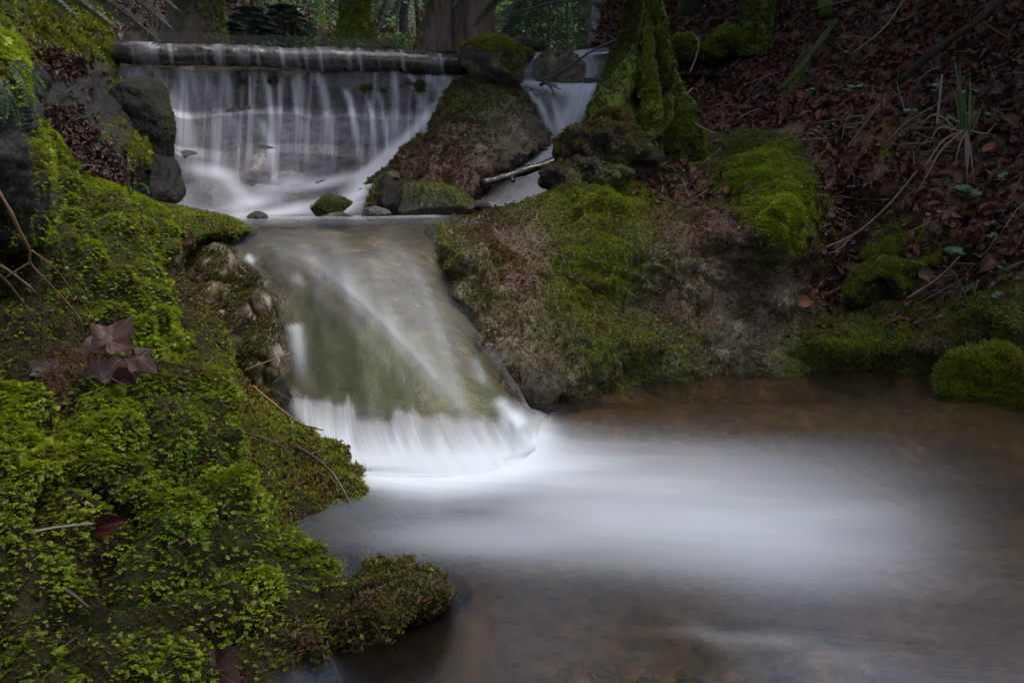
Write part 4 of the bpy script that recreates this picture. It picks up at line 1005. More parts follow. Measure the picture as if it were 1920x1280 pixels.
boulder('stone', 'low mossy stone at the brink of the right channel', 986, 104, 6.3, 34, 22, 1, 'stone', 0, .12, 75, 1, 500, .02, SP, 'moss_fine', cat='stone', top=-.2)
boulder('stone', 'dark flat stone at the top of the right channel', 1066, 100, 6.7, 40, 20, 1, 'dark', 5, .1, 76, .4, cat='stone')
boulder('boulder', 'reddish brown wet boulder between the cascade and the pool shore', 980, 698, 3.06, 160, 150, .7, 'tufa', 3, .14, 81, .45, 700, .014, SP, 'moss_brown', mossdir=(.6, -.2, .8), debris=.5, n=6)
boulder('boulder', 'overhanging moss boulder on the right slope beside the fallen leaves', 1664, 506, 4.14, 210, 112, .9, 'soil', 5, .34, 93, .9, 6500, .026, SP, 'moss_fine', .2, .10, top=.0, n=6, tilt=((0, 1, 0), -.5))
boulder('boulder', 'long haired moss clump at the right edge of the pool', 1900, 744, 3.32, 310, 108, .8, 'soil', 6, .40, 97, 1.0, 9000, .046, TU, 'moss_fine', 0, .06, top=-.6, n=6, mkw=dict(up=.15, rand=1.3))
boulder('boulder', 'narrow moss covered rock leaning under the roots on the right slope', 1290, 272, 5.05, 80, 110, .6, 'soil', 4, .26, 101, .9, 2400, .026, SP, 'moss_fine', .2, .06, top=-.3, rz=.4)
boulder('boulder', 'mossy bank block in front of the dark hollow beside the thin stem', 1284, 98, 6.3, 74, 44, .8, 'soil', 3, .28, 107, 1.0, 1500, .03, SP, 'moss_fine', .1, .07, top=-.3)
boulder('boulder', 'larger mossy bank block right of the dark hollow', 1352, 92, 6.2, 100, 50, .8, 'soil', 3, .28, 108, 1.0, 1900, .03, SP, 'moss_fine', .2, .07, top=-.3)

boulder('boulder', 'submerged brown rock under the shallow water at the bottom of the pool', 1400, 1262, DZ(1262, -.075), 520, 120, .6, 'bed', 6, .10, 131, .5, n=6, cat='boulder', cell=.3)
boulder('stone', 'smaller submerged stone at the bottom edge of the pool', 1130, 1268, DZ(1268, -.06), 200, 60, .8, 'bed', 5, .10, 133, .3, n=5, cat='stone', cell=.3)
# ---------------------------------------------------------------- stump
root = empty('stump', P(1130, 350, 4.5)); root['_base'] = [float(q) for q in root.location]
tag(root, 'black rotten root stump with moss on its knobs above the tufa slope', 'stump')
mb = MB(); sv = []
for (u, v, D, w, h, sd, pl) in [(1135, 292, 4.55, 175, 125, 1, 3), (1155, 246, 4.6, 92, 86, 2, 0), (1072, 300, 4.5, 84, 96, 3, 3), (1060, 340, 4.48, 80, 60, 4, 3), (1195, 308, 4.6, 84, 84, 5, 4), (1105, 330, 4.42, 150, 70, 6, 3), (1062, 268, 4.55, 50, 24, 7, 0)]:
    k = D / F
    V, Fc = rock_shape(P(u, v, D), (w * k, w * k * .8, h * k), 6, pl, .16, .5, 200 + sd, 0)
    dd = V - P(u, v, D)
    V = V + dd * (fbm(V, .16, 3, 201) * .5)[:, None] - dd / np.linalg.norm(dd, axis=1, keepdims=True) * ((1 - np.sqrt(np.abs(fbm(V * np.array([1, 1, .6]), .07, 3, 207)))) * .030)[:, None]
    mb.add(V, Fc); sv.append((V, Fc))
mb.build('wood', M['bark_rot'], root)
mm = MB()
outs = []
for (V, Fc), nn, tp in zip(sv, (2400, 2400, 700, 400, 800, 400, 500), (.15, -.25, .25, .3, .2, .5, -.1)):
    N = vnorm(V, Fc); m = np.clip(sstep(tp, tp + .5, N[:, 2] + .5 * fbm(V, .08, 3, 77)), 0, 1)
    o_ = moss_inst(V, Fc, m, nn, .022, SP, seed=300 + nn, dryf=DRY)
    if o_: outs.append(o_)
off = 0; VV, FF, AA = [], [], []
for V, Fc, A in outs: VV.append(V); FF.append(Fc + off); AA.append(A); off += len(V)
moss_obj('moss', (np.vstack(VV), np.vstack(FF), np.vstack(AA)), M['moss_brown'], root, kind='stuff')

# ---------------------------------------------------------------- wet branch by the stump, twigs
def stick(name, label, pts, r0, r1, mat, cat='twig', sides=7, rough=.15, forks=(), group=None, seed=0, W=None, nseg=None):
    Q = np.array([P(*p) for p in pts]) if W is None else np.array(W)
    n = len(Q); rad = np.linspace(r0, r1, n)
    mb = MB(); V, q, t = tube(Q, rad, sides, nseg or n * 6, rough * r0 * 2, r0 * 5, seed); mb.add(V, q, t)
    for fk in forks:
        FQ = np.array([P(*p) for p in fk]); V, q, t = tube(FQ, np.linspace(r0 * .6, r1 * .6, len(FQ)), 5, len(FQ) * 5, rough * r0, r0 * 5, seed + 3); mb.add(V, q, t)
    o = mb.build(name, M[mat], None); tag(o, label, cat, group); return o


stick('branch', 'thick dark wet branch jutting from the stump over the channel', [(906, 344, 4.62), (940, 335, 4.64), (985, 321, 4.68), (1020, 310, 4.72), (1060, 298, 4.78)], .025, .023, 'wetlog', 'branch', 14, .3, seed=4, forks=[[(960, 331, 4.64), (962, 340, 4.6)]])
stick('branch', 'long thin branch leaning across the right channel', [(1012, 160, 5.75), (1030, 150, 5.75), (1066, 126, 5.7), (1110, 96, 5.6), (1180, 66, 5.4)], .012, .006, 'twig', 'branch', 7, .2, forks=[[(1030, 150, 5.75), (1016, 146, 5.7), (1008, 138, 5.7)], [(1022, 154, 5.75), (1040, 160, 5.65), (1044, 162, 5.6)]], seed=5)
stick('branch', 'short forked dead branch lying in the white water of the channel', [(1016, 150, 5.72), (1026, 158, 5.68), (1034, 166, 5.62), (1040, 180, 5.55)], .009, .005, 'wetlog', 'branch', 7, .2, forks=[[(1026, 158, 5.68), (1040, 164, 5.6), (1052, 168, 5.55)], [(1018, 152, 5.7), (1004, 142, 5.7)]], seed=6)
tl = [
 ('reddish bare twig rising at the left edge', [(-20, 330, 1.5), (16, 390, 1.52), (40, 440, 1.56), (56, 470, 1.6), (56, 492, 1.62), (100, 540, 1.72), (150, 600, 1.82), (158, 640, 1.86)], .0034, .0016, 'twig_red', [[(56, 492, 1.62), (34, 505, 1.62), (8, 522, 1.62)], [(60, 470, 1.6), (110, 510, 1.72), (134, 545, 1.78)]]),
 ('straight black twig stuck in the moss at far left', [(-10, 505, 1.6), (30, 550, 1.66), (76, 618, 1.72)], .003, .002, 'twig', []),
 ('grey brown stick slanting over the moss at far left', [(-30, 480, 1.62), (20, 510, 1.7), (68, 548, 1.78)], .003, .002, 'twig_grey', []),
 ('thin pale stalk standing above the wet maple leaves', [(82, 586, 1.72), (78, 620, 1.74), (76, 662, 1.77)], .0016, .0016, 'straw', []),
 ('bent grey twig lying on the near moss above the red leaf', [(-10, 1022, 1.20), (40, 1002, 1.24), (110, 988, 1.29), (190, 980, 1.37)], .0036, .002, 'twig_grey', []),
 ('black twig slanting down from the curled leaf at lower left', [(30, 1052, 1.19), (80, 1080, 1.2), (130, 1110, 1.21), (168, 1140, 1.22)], .0042, .0028, 'twig', []),
 ('fine brown twig beside the curled leaf at lower left', [(36, 1030, 1.2), (80, 1052, 1.21), (120, 1072, 1.22)], .002, .001, 'twig_red', []),
 ('dark curved twig on the moss below the bright tuft', [(424, 812, 2.28), (470, 814, 2.26), (520, 832, 2.24), (545, 850, 2.2)], .0034, .002, 'twig', []),
 ('forked blackish twig draped over the lower moss cushion', [(556, 838, 2.26), (588, 856, 2.2), (622, 886, 2.14), (644, 920, 2.1), (658, 948, 2.06)], .0050, .0028, 'twig', [[(640, 900, 2.14), (650, 888, 2.14)]]),
 ('reddish stalk lying along the edge of the bank by the cascade', [(474, 724, 2.80), (520, 762, 2.66), (566, 795, 2.52), (606, 806, 2.48)], .0045, .003, 'twig_red', []),
 ('orange straw poking into the thin water from the bank', [(458, 694, 2.84), (500, 678, 2.86), (556, 658, 2.90)], .003, .0018, 'twig_red', []),
 ('short dark stick standing in the shallow water at the bottom', [(618, 1232, 1.36), (630, 1256, 1.35), (642, 1284, 1.35)], .0036, .0026, 'twig', [[(630, 1256, 1.35), (626, 1274, 1.34)]]),
 ('black crooked twig on the moss tongue near the weir pool', [(312, 418, 3.3), (326, 430, 3.22), (330, 448, 3.2), (344, 470, 3.2)], .0075, .004, 'twig', []),
 ('curved dead twig on the dark rock above the left moss', [(134, 318, 3.2), (160, 310, 3.3), (190, 312, 3.4)], .003, .002, 'twig_grey', []),
]
for i, (lab, pts, r0, r1, m, fk) in enumerate(tl):
    stick('twig', lab, pts, r0, r1, m, 'twig', 6, .2, fk, seed=20 + i)
sl = [
 ('mossy root slanting down through the dead leaves', [(1566, 40, 5.9), (1530, 90, 5.6), (1490, 140, 5.35), (1456, 172, 5.3)], .022, .014, 'bark_root', []),
 ('long dark fallen pole running up the leafy slope to the top corner', [(1690, 150, 5.05), (1760, 90, 4.95), (1830, 40, 4.9), (1900, -20, 4.85)], .022, .020, 'bark', []),
 ('thin straight stick beside the long fallen pole', [(1600, 100, 5.45), (1660, 50, 5.4), (1700, -10, 5.4)], .006, .004, 'twig_grey', []),
 ('black stick standing out of the leaves in the middle of the slope', [(1586, 282, 4.85), (1620, 235, 4.85), (1650, 195, 4.85)], .008, .006, 'twig', []),
 ('curved branch sweeping over leaves below the moss ridge', [(1480, 474, 4.1), (1540, 466, 4.16), (1600, 440, 4.2), (1660, 390, 4.25), (1720, 320, 4.3)], .007, .004, 'twig', [[(1600, 440, 4.2), (1570, 470, 4.1), (1548, 476, 4.1)]]),
 ('thin twig on the slope crossing above the mossy twig', [(1660, 270, 4.6), (1700, 230, 4.62), (1750, 200, 4.62), (1790, 176, 4.6)], .005, .003, 'twig', []),
 ('short moss wrapped twig pointing at the grass tuft', [(1704, 242, 4.5), (1730, 242, 4.48), (1760, 240, 4.45)], .012, .010, 'bark_root', []),
 ('upright dead stem beside the grass tuft', [(1756, 236, 4.45), (1762, 180, 4.45), (1766, 140, 4.46)], .006, .005, 'twig_grey', []),
 ('pale curved root hanging under the mossy tree', [(1288, 240, 5.0), (1280, 205, 5.1), (1286, 180, 5.1), (1300, 165, 5.2)], .005, .004, 'twig_grey', [[(1284, 215, 5.05), (1310, 236, 4.95), (1340, 250, 4.9)]]),
 ('grey looping root in the hollow behind the thin stem', [(1294, 135, 5.6), (1304, 110, 5.7), (1310, 80, 5.8), (1296, 60, 5.9)], .005, .004, 'twig_grey', []),
 ('thin black twig lying across the bright moss hump', [(1398, 342, 4.25), (1430, 380, 4.16), (1470, 425, 4.08), (1520, 460, 4.06)], .003, .002, 'twig', []),
 ('pale stalk drooping on the lower right leaves', [(1780, 500, 3.86), (1800, 530, 3.84), (1812, 560, 3.82)], .003, .002, 'straw', []),
 ('dark twig leaning out of the leaves near the right edge', [(1840, 470, 3.92), (1880, 400, 3.98), (1916, 330, 4.0)], .005, .003, 'twig', []),
 ('slender twig low on the right slope above the moss cushion', [(1700, 560, 3.92), (1760, 520, 3.9), (1800, 480, 3.9)], .004, .002, 'twig_grey', []),
 ('bare twig along the top edge of the leafy slope', [(1520, 20, 6.0), (1580, 4, 5.9), (1640, -12, 5.9)], .007, .004, 'twig', []),
]
for i, (lab, pts, r0, r1, m, fk) in enumerate(sl):
    pts = [(a, b_, min(c, float(fr(a, b_)) - .03)) for a, b_, c in pts]; fk = [[(a, b_, min(c, float(fr(a, b_)) - .03)) for a, b_, c in k] for k in fk]
    stick('twig', lab, pts, r0, r1, m, 'twig', 7, .25, fk, seed=60 + i)

# ---------------------------------------------------------------- trees
LEAFQ = (np.array([[-.5, 0, 0], [0, -.28, .06], [.5, 0, 0], [0, .28, .06]]), np.array([[0, 1, 2], [0, 2, 3]]), np.array([0., 0, 0, 0]))


def leaf_cloud(center, dims, n, size, seed, clump=.35):
    r = np.random.default_rng(seed)
    k = max(6, n // 60)
    cc = r.normal(0, .42, (k, 3))
    p = cc[r.integers(0, k, n)] + r.normal(0, clump * .35, (n, 3))
    p = p * np.array(dims) / 2 + np.array(center)
    x, y, z = frames(r.normal(0, .6, (n, 3)) + np.array([0, 0, 1.0]), r.normal(0, 1, (n, 3)))
    s = size * r.uniform(.6, 1.3, n)
    return instance([LEAFQ], p, x, y, z, s, np.c_[r.random(n), 0 * p[:, 0]], r)


def tree(label, pts, rads, mat, crown=None, moss=None, sides=22, rough=.03, flute=.08, seed=0, name='tree', cat='tree', extra=(), limbs=True, nseg=60):
    Q = np.array(pts, float)
    root = empty(name, Q[0]); root['_base'] = [float(c) for c in Q[0]]
    tag(root, label, cat)
    mb = MB(); V, q, t = tube(Q, rads, sides, nseg, rough, max(rads) * .8, seed, True, flute); mb.add(V, q, t)
    tv = [(V, q)]
    for (ep, er) in extra:
        V2, q2, t2 = tube(np.array(ep), er, 12, 30, rough * .7, .12, seed + 5, True, .1); mb.add(V2, q2, t2); tv.append((V2, q2))
    if crown is not None and limbs:
        r = np.random.default_rng(seed + 70); top = Q[-1]
        for i in range(5):
            a = i * 1.257 + r.random(); st = Q[-2] + (Q[-1] - Q[-2]) * r.uniform(.2, .9)
            en = st + np.array([math.cos(a), math.sin(a), .7]) * crown[1][0] * .33
            V2, q2, t2 = tube([st, (st + en) / 2 + [0, 0, .2], en], [rads[-1] * .6, rads[-1] * .4, .02], 8, 12); mb.add(V2, q2, t2)
    mb.build('trunk', M[mat], root)
    if crown is not None:
        c, dims, n, size = crown
        Vc, Fc_, Ac = leaf_cloud(c, dims, n, size, seed + 7)
        build('crown', Vc, Fc_, M['crown'], root, {'Col': Ac}, smooth=False)
    if moss:
        nn, size, mmat, dirn, tp = moss; VV, FF, AA = [], [], []; off = 0
        tot = sum(len(a[0]) for a in tv)
        for V, q in tv:
            N = vnorm(V, q); dn = np.array(dirn, float); dn /= np.linalg.norm(dn)
            m = np.clip(sstep(tp, tp + .5, N @ dn + .6 * fbm(V, .25, 3, seed + 8)), 0, 1)
            o_ = moss_inst(V, q, m, max(50, int(nn * len(V) / tot)), size, SP, up=.3, seed=seed + 9)
            if o_: VV.append(o_[0]); FF.append(o_[1] + off); AA.append(o_[2]); off += len(o_[0])
        moss_obj('moss', (np.vstack(VV), np.vstack(FF), np.vstack(AA)), M[mmat], root, kind='stuff')
    return root


def ftree(label, ub, vb_, D, ut, w, mat, seed, vt=-60, H=8.5, flare=1.35, crown=True, moss=None, rough=.02):
    b = P(ub, vb_, D); zf = floorZ(b[0], b[1]) - .15
    t = P(ut, vt, D); d = (t - b) / max(t[2] - b[2], .2)
    base = b + d * (zf - b[2]) * .4; base[2] = min(zf, b[2] - .03)
    r = w * D / F / 2
    top = t + np.array([d[0] * .3, .1, 1]) * max(H - t[2], 1.5)
    pts = [base, b, b + (t - b) * .35, t, top]
    rads = [r * flare * 1.25, r * flare, r * 1.05, r * .95, r * .5]
    cr = (top + [0, 0, .3], (2.4, 2.4, 3.0), 110, .30) if crown else None
    return tree(label, pts, rads, mat, cr, moss, 18, rough, .07, seed)


ftree('thick dark trunk with a mossy right side standing over the left end of the weir', 368, 86, 7.0, 372, 92, 'bark', 401, moss=(900, .035, 'moss_fine', (1, -.5, 0), .45))
ftree('thin dark curved trunk on the leafy slope left of the olive stem', 572, 66, 12.5, 585, 20, 'bark', 402)
ftree('slim straight olive green trunk in the row of thin trees', 602, 76, 11.5, 600, 18, 'bark_moss', 403)
ftree('very thin dark stem just right of the olive trunk', 617, 56, 12.5, 612, 8, 'bark', 404)
ftree('dark leaning trunk behind the big mossy one', 628, 46, 13.5, 640, 17, 'bark', 405)
ftree('dark trunk half hidden by the big mossy one', 648, 44, 14, 650, 22, 'bark', 406)
ftree('big mossy green trunk with a flared foot behind the middle of the weir', 668, 88, 9.2, 668, 56, 'bark_moss', 407, flare=1.5, moss=(2600, .035, 'moss_fine', (-.2, -1, .1), -.5))
ftree('thin dark trunk right of the big mossy tree', 722, 80, 12.5, 732, 13, 'bark', 408)
ftree('thinnest pale sapling stem among the dark trunks', 744, 90, 10.5, 748, 6, 'bark_pale', 409, crown=False)
ftree('dark trunk in front of the small undergrowth plants', 758, 80, 11, 752, 17, 'bark', 410)
ftree('slender dark trunk left of the leaning mossy tree', 788, 74, 11.5, 776, 10, 'bark', 411)
ftree('leaning trunk with a moss covered left side and a reddish foot', 812, 104, 8.0, 826, 46, 'bark_red', 412, flare=1.6, moss=(1600, .035, 'moss_fine', (-1, -.3, .1), .2))
ftree('broad brown weathered trunk with peeling bark behind the crowning boulder', 876, 106, 8.3, 872, 92, 'bark_red', 413, flare=1.15)
ftree('pale grey green trunk with moss patches at the head of the right channel', 1112, 100, 8.8, 1106, 40, 'bark_pale', 414, flare=1.2, moss=(500, .035, 'moss_fine', (1, -.4, 0), .5))
ftree('thin mossy trunk touching the pale grey green one', 1091, 104, 9.1, 1090, 13, 'bark_moss', 415)
ftree('dark thin trunk among the far conifers', 1020, 60, 14, 1022, 12, 'bark', 416)
ftree('faint dark trunk behind the far conifers', 968, 50, 15, 964, 14, 'bark', 417)
for i, (u, D, w) in enumerate([(440, 16, 16), (500, 19, 22), (535, 17, 12), (700, 17, 18), (800, 19, 20), (930, 18, 16), (1055, 17, 16), (1150, 15, 22)]):
    lab = ['small far trunk above the left fern bushes', 'far dark trunk high on the brown leaf slope', 'narrow far trunk near the top of the leaf slope', 'far trunk just right of the big mossy tree', 'far trunk peeping past the leaning mossy tree', 'far trunk behind the broad brown one', 'far trunk between the conifers and the pale tree', 'far trunk behind the big tree on the right bank'][i]
    p = P(u, 0, D); zf = floorZ(p[0], p[1]); pv = proj(np.array([p[0], p[1], zf]))[1]
    ftree(lab, u, float(pv) - 2, D, u + random.uniform(-10, 10), w, 'bark', 430 + i, vt=float(pv) - 140, H=10)

# mossy tree on the right bank
E = lambda u, v, D: P(u, v, D)
tr = tree('big leaning tree with moss covered buttress roots on the right bank', [E(1166, 262, 5.15), E(1168, 215, 5.25), E(1178, 130, 5.35), E(1196, 50, 5.4), E(1206, -40, 5.45), E(1216, -400, 5.6), E(1230, -1100, 5.8)], [.215, .18, .125, .085, .072, .07, .05], 'bark_moss',
     (E(1230, -1150, 5.8), (4.2, 4.0, 3.0), 1500, .32), (5200, .028, 'moss_dark', (-.7, -.6, .1), -.1), 40, .05, .13, 440,
     extra=[([E(1190, 120, 5.25), E(1160, 170, 5.1), E(1128, 215, 4.98), E(1112, 255, 4.95)], [.07, .08, .085, .06]), ([E(1200, 130, 5.2), E(1222, 180, 5.05), E(1224, 225, 4.95), E(1206, 262, 4.9)], [.06, .06, .07, .06])], nseg=90)
tree('thin curved mossy stem right of the big leaning tree', [E(1282, 214, 5.02), E(1268, 180, 5.1), E(1252, 120, 5.15), E(1238, 50, 5.2), E(1224, -30, 5.2), E(1180, -420, 5.2)], [.085, .055, .048, .042, .040, .03], 'bark_moss',
     (E(1150, -480, 5.3), (1.6, 1.6, 1.2), 300, .2), (1800, .024, 'moss_dark', (-.5, -.9, .1), -.1), 16, .02, .06, 441, extra=[([E(1262, 190, 5.06), E(1240, 220, 4.98), E(1220, 250, 4.9)], [.05, .06, .05])])
tree('short mossy root post between the two stems', [E(1226, 215, 4.98), E(1222, 150, 5.05), E(1216, 100, 5.12), E(1222, 20, 5.25)], [.05, .04, .03, .02], 'bark_moss', None, (900, .024, 'moss_fine', (-.5, -.9, .1), -.2), 14, .02, .06, 442, name='root_post', cat='root')
tree('huge black trunk over the dark hollow at the top of the right bank', [E(1322, 90, 7.6), E(1322, 40, 7.5), E(1320, -60, 7.5), E(1320, -700, 7.6), E(1330, -1100, 7.8)], [.42, .36, .33, .28, .2], 'bark', (E(1330, -1150, 7.8), (5, 5, 3.4), 1500, .36), None, 30, .07, .12, 443)
tree('mossy trunk right of the dark hollow', [E(1412, 110, 6.2), E(1416, 60, 6.2), E(1424, -40, 6.2), E(1440, -900, 6.4)], [.13, .115, .105, .07], 'bark_moss', (E(1440, -1000, 6.4), (4.4, 4.4, 3.0), 1300, .34), (1100, .03, 'moss_dark', (-.3, -1, .1), -.1), 18, .03, .08, 444)
tree('dark mossy trunk just above the middle of the leafy slope', [E(1548, 30, 6.0), E(1542, -20, 6.1), E(1540, -80, 6.1), E(1550, -800, 6.3)], [.05, .045, .045, .03], 'bark_moss', (E(1550, -900, 6.3), (3.6, 3.6, 2.6), 900, .32), None, 12, .02, .06, 445)

# fallen log behind the island
stick('fallen_log', 'dark fallen log lying behind the small mossy stones', [(945, 84, 7.2), (985, 84, 7.1), (1018, 86, 7.0)], .05, .045, 'bark', 'log', 14, .2, seed=90)
# ---------------------------------------------------------------- moss on the banks (uncountable: stuff)
def bank_moss(R, w, n, size, protos, mat, label, seed, droop=(.5, -.3, -.3), near=1.0, dryf=None, up=.55, sizef=None):
    V = R['G'].reshape(-1, 3); Fc = R['F']
    vis = ((R['N'] * (np.array([0, 0, CZ]) - R['G'])).sum(-1) > -.02)
    ww = np.clip(w, 0, None) * (R['s'] > -8) * (V[:, 2].reshape(w.shape) > -.012)
    if near: ww = ww / np.clip(R['G'][..., 1], .8, None) ** near
    out = moss_inst(V, Fc, ww.reshape(-1) / max(ww.max(), 1e-6), n, size, protos, up, .6, droop, dryf, seed=seed, sizef=sizef)
    return moss_obj('moss', out, M[mat], None, label=label, kind='stuff')


wc2 = (1 - .7 * sstep(600, 700, R2['U'])) * np.clip(m2 - .12, 0, 1) * (.35 + .65 * sstep(-.30, -.02, fbm(R2['G'], .16, 3, 63))) * (.22 + .78 * sstep(.40, .78, cush2))
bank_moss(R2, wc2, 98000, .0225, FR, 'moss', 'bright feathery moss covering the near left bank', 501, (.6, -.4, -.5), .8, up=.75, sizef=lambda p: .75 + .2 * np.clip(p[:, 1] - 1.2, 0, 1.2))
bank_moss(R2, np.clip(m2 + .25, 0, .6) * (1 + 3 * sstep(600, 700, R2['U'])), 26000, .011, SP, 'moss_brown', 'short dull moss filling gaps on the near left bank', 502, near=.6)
bank_moss(R1, np.clip(m1 - .1, 0, 1), 22000, .020, SP, 'moss_fine', 'fine dark moss on the far slope beside the cascade', 503, near=.6, dryf=lambda p, wl, r: np.clip((fbm(p, .09, 3, 15) - .02) * 2.2 + r.normal(0, .1, len(p)), 0, .9))
bank_moss(R3, blobs([(-10, 90, 60, 60, 0, 1), (40, 130, 30, 40, 0, 1), (86, 300, 16, 60, 0, .8), (60, 430, 60, 30, 0, .35)])(R3['U'], R3['V']), 5000, .026, FR, 'moss', 'moss hanging over the dark rock at the left edge', 504)
bank_moss(R4, np.clip(m4 - .25, 0, 1), 9000, .036, SP, 'moss_fine', 'dark moss on the rocky bank beside the upper waterfall', 505, near=.3)
bank_moss(RR, blobs([(1460, 372, 70, 50, 0, 1.0), (1480, 430, 50, 40, 0, .8), (1410, 318, 60, 22, -14, .7), (1150, 372, 90, 20, 0, .7), (1150, 520, 60, 60, 0, .30), (1600, 655, 90, 26, 0, .45), (1650, 340, 26, 60, 28, .5), (1728, 420, 40, 56, 30, .5)])(RR['U'], RR['V']) * (mR > .3), 16000, .026, SP, 'moss', 'bright fresh moss on the humps of the right slope', 510, (0, -.4, -.4), .4)
bank_moss(RR, np.clip(mR - .18, 0, 1) ** 1.2, 60000, .022, SP, 'moss_fine', 'patchy moss over the right tufa slope', 506, (0, -.4, -.4), .4, dryf=lambda p, wl, r: np.clip((fbm(p, .10, 3, 15) - .02) * 2.0 + r.normal(0, .12, len(p)) + .35 * (1 - wl) - .2, 0, .9))
moss_obj('moss', moss_inst(RI['G'].reshape(-1, 3), RI['F'], np.clip(mI - .12, 0, 1).reshape(-1) * (RI['s'].reshape(-1) > -4), 17000, .024, SP, dryf=lambda p, wl, r: np.clip((fbm(p, .12, 3, 15) + .1) * 2.0 + r.normal(0, .12, len(p)) - .7 * sstep(.5, .9, wl), 0, .9), seed=507), M['moss_brown'], isl, kind='stuff')
moss_obj('moss', moss_inst(Rw['G'].reshape(-1, 3), Rw['F'], np.clip(wm - .3, 0, 1).reshape(-1), 2200, .030, TU, up=-.4, seed=508), M['moss_brown'], weir, kind='stuff')
V_ = rk.reshape(-1, 3)
wS = np.clip(dry * face * .8 * (fbm(rk, .12, 3, 9) > -.1) , 0, 1).reshape(-1)
moss_obj('moss', moss_inst(V_, grid_faces(190, 170), wS, 5000, .014, SP, up=-.2, seed=509, dryf=lambda p, wl, r: np.full(len(p), .25)), M['moss_brown'], None, label='thin grey green algae tufts on the wet wall left of the cascade', kind='stuff')

# ---------------------------------------------------------------- dead leaves
def leaf_shape(seed, lobes=False, n=7, curl=.35):
    """a curved leaf with a midrib; t attribute = 1 on the midrib"""
    r = np.random.default_rng(seed)
    if not lobes:
        xs_ = np.linspace(0, 1, n); w = .30 * np.sin(np.pi * xs_ ** .85) * (1 + .05 * np.sin(xs_ * 30)) + .004
        rows = []; T = []
        c1, c2, tw = r.uniform(-curl, curl) * 1.6, r.uniform(.1, curl * 1.6), r.uniform(-.5, .5)
        for x, ww in zip(xs_, w):
            for s, t in ((-1, 0), (-.5, .5), (0, 1), (.5, .5), (1, 0)):
                y = s * ww; z = c2 * abs(s) * ww * 2.2 + c1 * (x - .5) ** 2 * 2 + tw * y * (x - .5) * 2 + r.normal(0, .012)
                rows.append((x - .5, y, z)); T.append(t)
        V = np.array(rows); f = tri(grid_faces(n, 5)); return V, f, np.array(T)
    # palmate leaf
    tips = [(-158, .34), (-132, .50), (-112, .44), (-92, .60), (-76, .74), (-60, .56), (-47, .52), (-34, .62), (-16, .78), (0, .98), (16, .78), (34, .62), (47, .52), (60, .56), (76, .74), (92, .60), (112, .44), (132, .50), (158, .34), (180, .14)]
    V = [(0, 0, 0)]; T = [1]
    rings = (.35, .7, 1.0); k = len(tips)
    for j, rr in enumerate(rings):
        for (a, L) in tips:
            a = math.radians(a); q = (.36 * (1 - rr) + L * rr) * rr if rr < 1 else L
            V.append((math.cos(a) * q, math.sin(a) * q, .0)); T.append(.97 if abs(a) in (0, math.radians(76), math.radians(132)) else .3)
    V = np.array(V); V[:, 2] = curl * (.5 * fbm(V * 2 + seed, 1, 2, seed) + .45 * (V[:, 1] ** 2) * r.uniform(-.6, 1) + .3 * V[:, 0] ** 2 * r.uniform(-1, .8)) + r.normal(0, .012, len(V))
    f = []
    for a in range(k):
        b = (a + 1) % k
        f.append((0, 1 + a, 1 + b))
        for j in range(2):
            o1, o2 = 1 + j * k, 1 + (j + 1) * k
            f += [(o1 + a, o2 + a, o2 + b), (o1 + a, o2 + b, o1 + b)]
    return V, np.array(f), np.array(T)


LF = [leaf_shape(s) for s in range(8)]
LW = [leaf_shape(s, n=5, curl=.5) for s in range(30, 36)]
Vh, Fh = RR['G'].reshape(-1, 3), RR['F']
gul = np.clip(blobs([(1570, 480, 50, 60, 20, 1), (1580, 380, 40, 60, 0, 1), (1300, 355, 50, 22, 0, .8), (1240, 345, 40, 20, 0, .9), (1750, 490, 60, 50, 0, .8), (1850, 480, 80, 60, 0, 1), (1720, 600, 50, 30, 0, .35), (1540, 560, 40, 30, 0, .5)])(RR['U'], RR['V']), 0, 1)
lw = (lfR * np.clip(1.1 - 1.5 * np.clip(mR, 0, 1), .05, 1) + gul).reshape(-1) * (RR['s'].reshape(-1) > 4)


def litter(V, Fc, w, n, size, seed, lift=.5, tilt=.45, protos=LW):
    r = np.random.default_rng(seed); p, N, T = scatter(V, Fc, w, n, r)
    x, y, z = frames(N + np.array([0, 0, .5]) + r.normal(0, tilt, p.shape), r.normal(0, 1, p.shape))
    s = size * r.uniform(.55, 1.35, n)
    return p + N * (r.uniform(.0, 1, n) * size * lift)[:, None], x, y, z, s, r


p, x, y, z, s, r_ = litter(Vh, Fh, lw, 11500, .050, 601)
V, Fc, A = instance(LW, p, x, y, z, s, np.c_[r_.random(len(p)), 0 * s], r_)
o = build('leaf_litter', V, Fc, M['leaf'], None, {'Col': A}, origin=(0, 0, 0)); tag(o, 'thick layer of small brown dead leaves on the right hillside', None, None, 'stuff')
# forest floor litter
wfl = ((floorG[..., 1] < 17) & (np.abs(floorG[..., 0] / floorG[..., 1]) < .75)).astype(float).reshape(-1) / np.clip(floorG[..., 1].reshape(-1), 5, None)
p, x, y, z, s, r_ = litter(floorG.reshape(-1, 3), grid_faces(*floorG.shape[:2]), wfl, 9000, .10, 602)
V, Fc, A = instance(LW, p, x, y, z, s, np.c_[r_.random(len(p)), 0 * s], r_)
o = build('leaf_litter', V, Fc, M['leaf'], None, {'Col': A}, origin=(0, 0, 0)); tag(o, 'red brown leaf litter on the forest floor behind the weir', None, None, 'stuff')
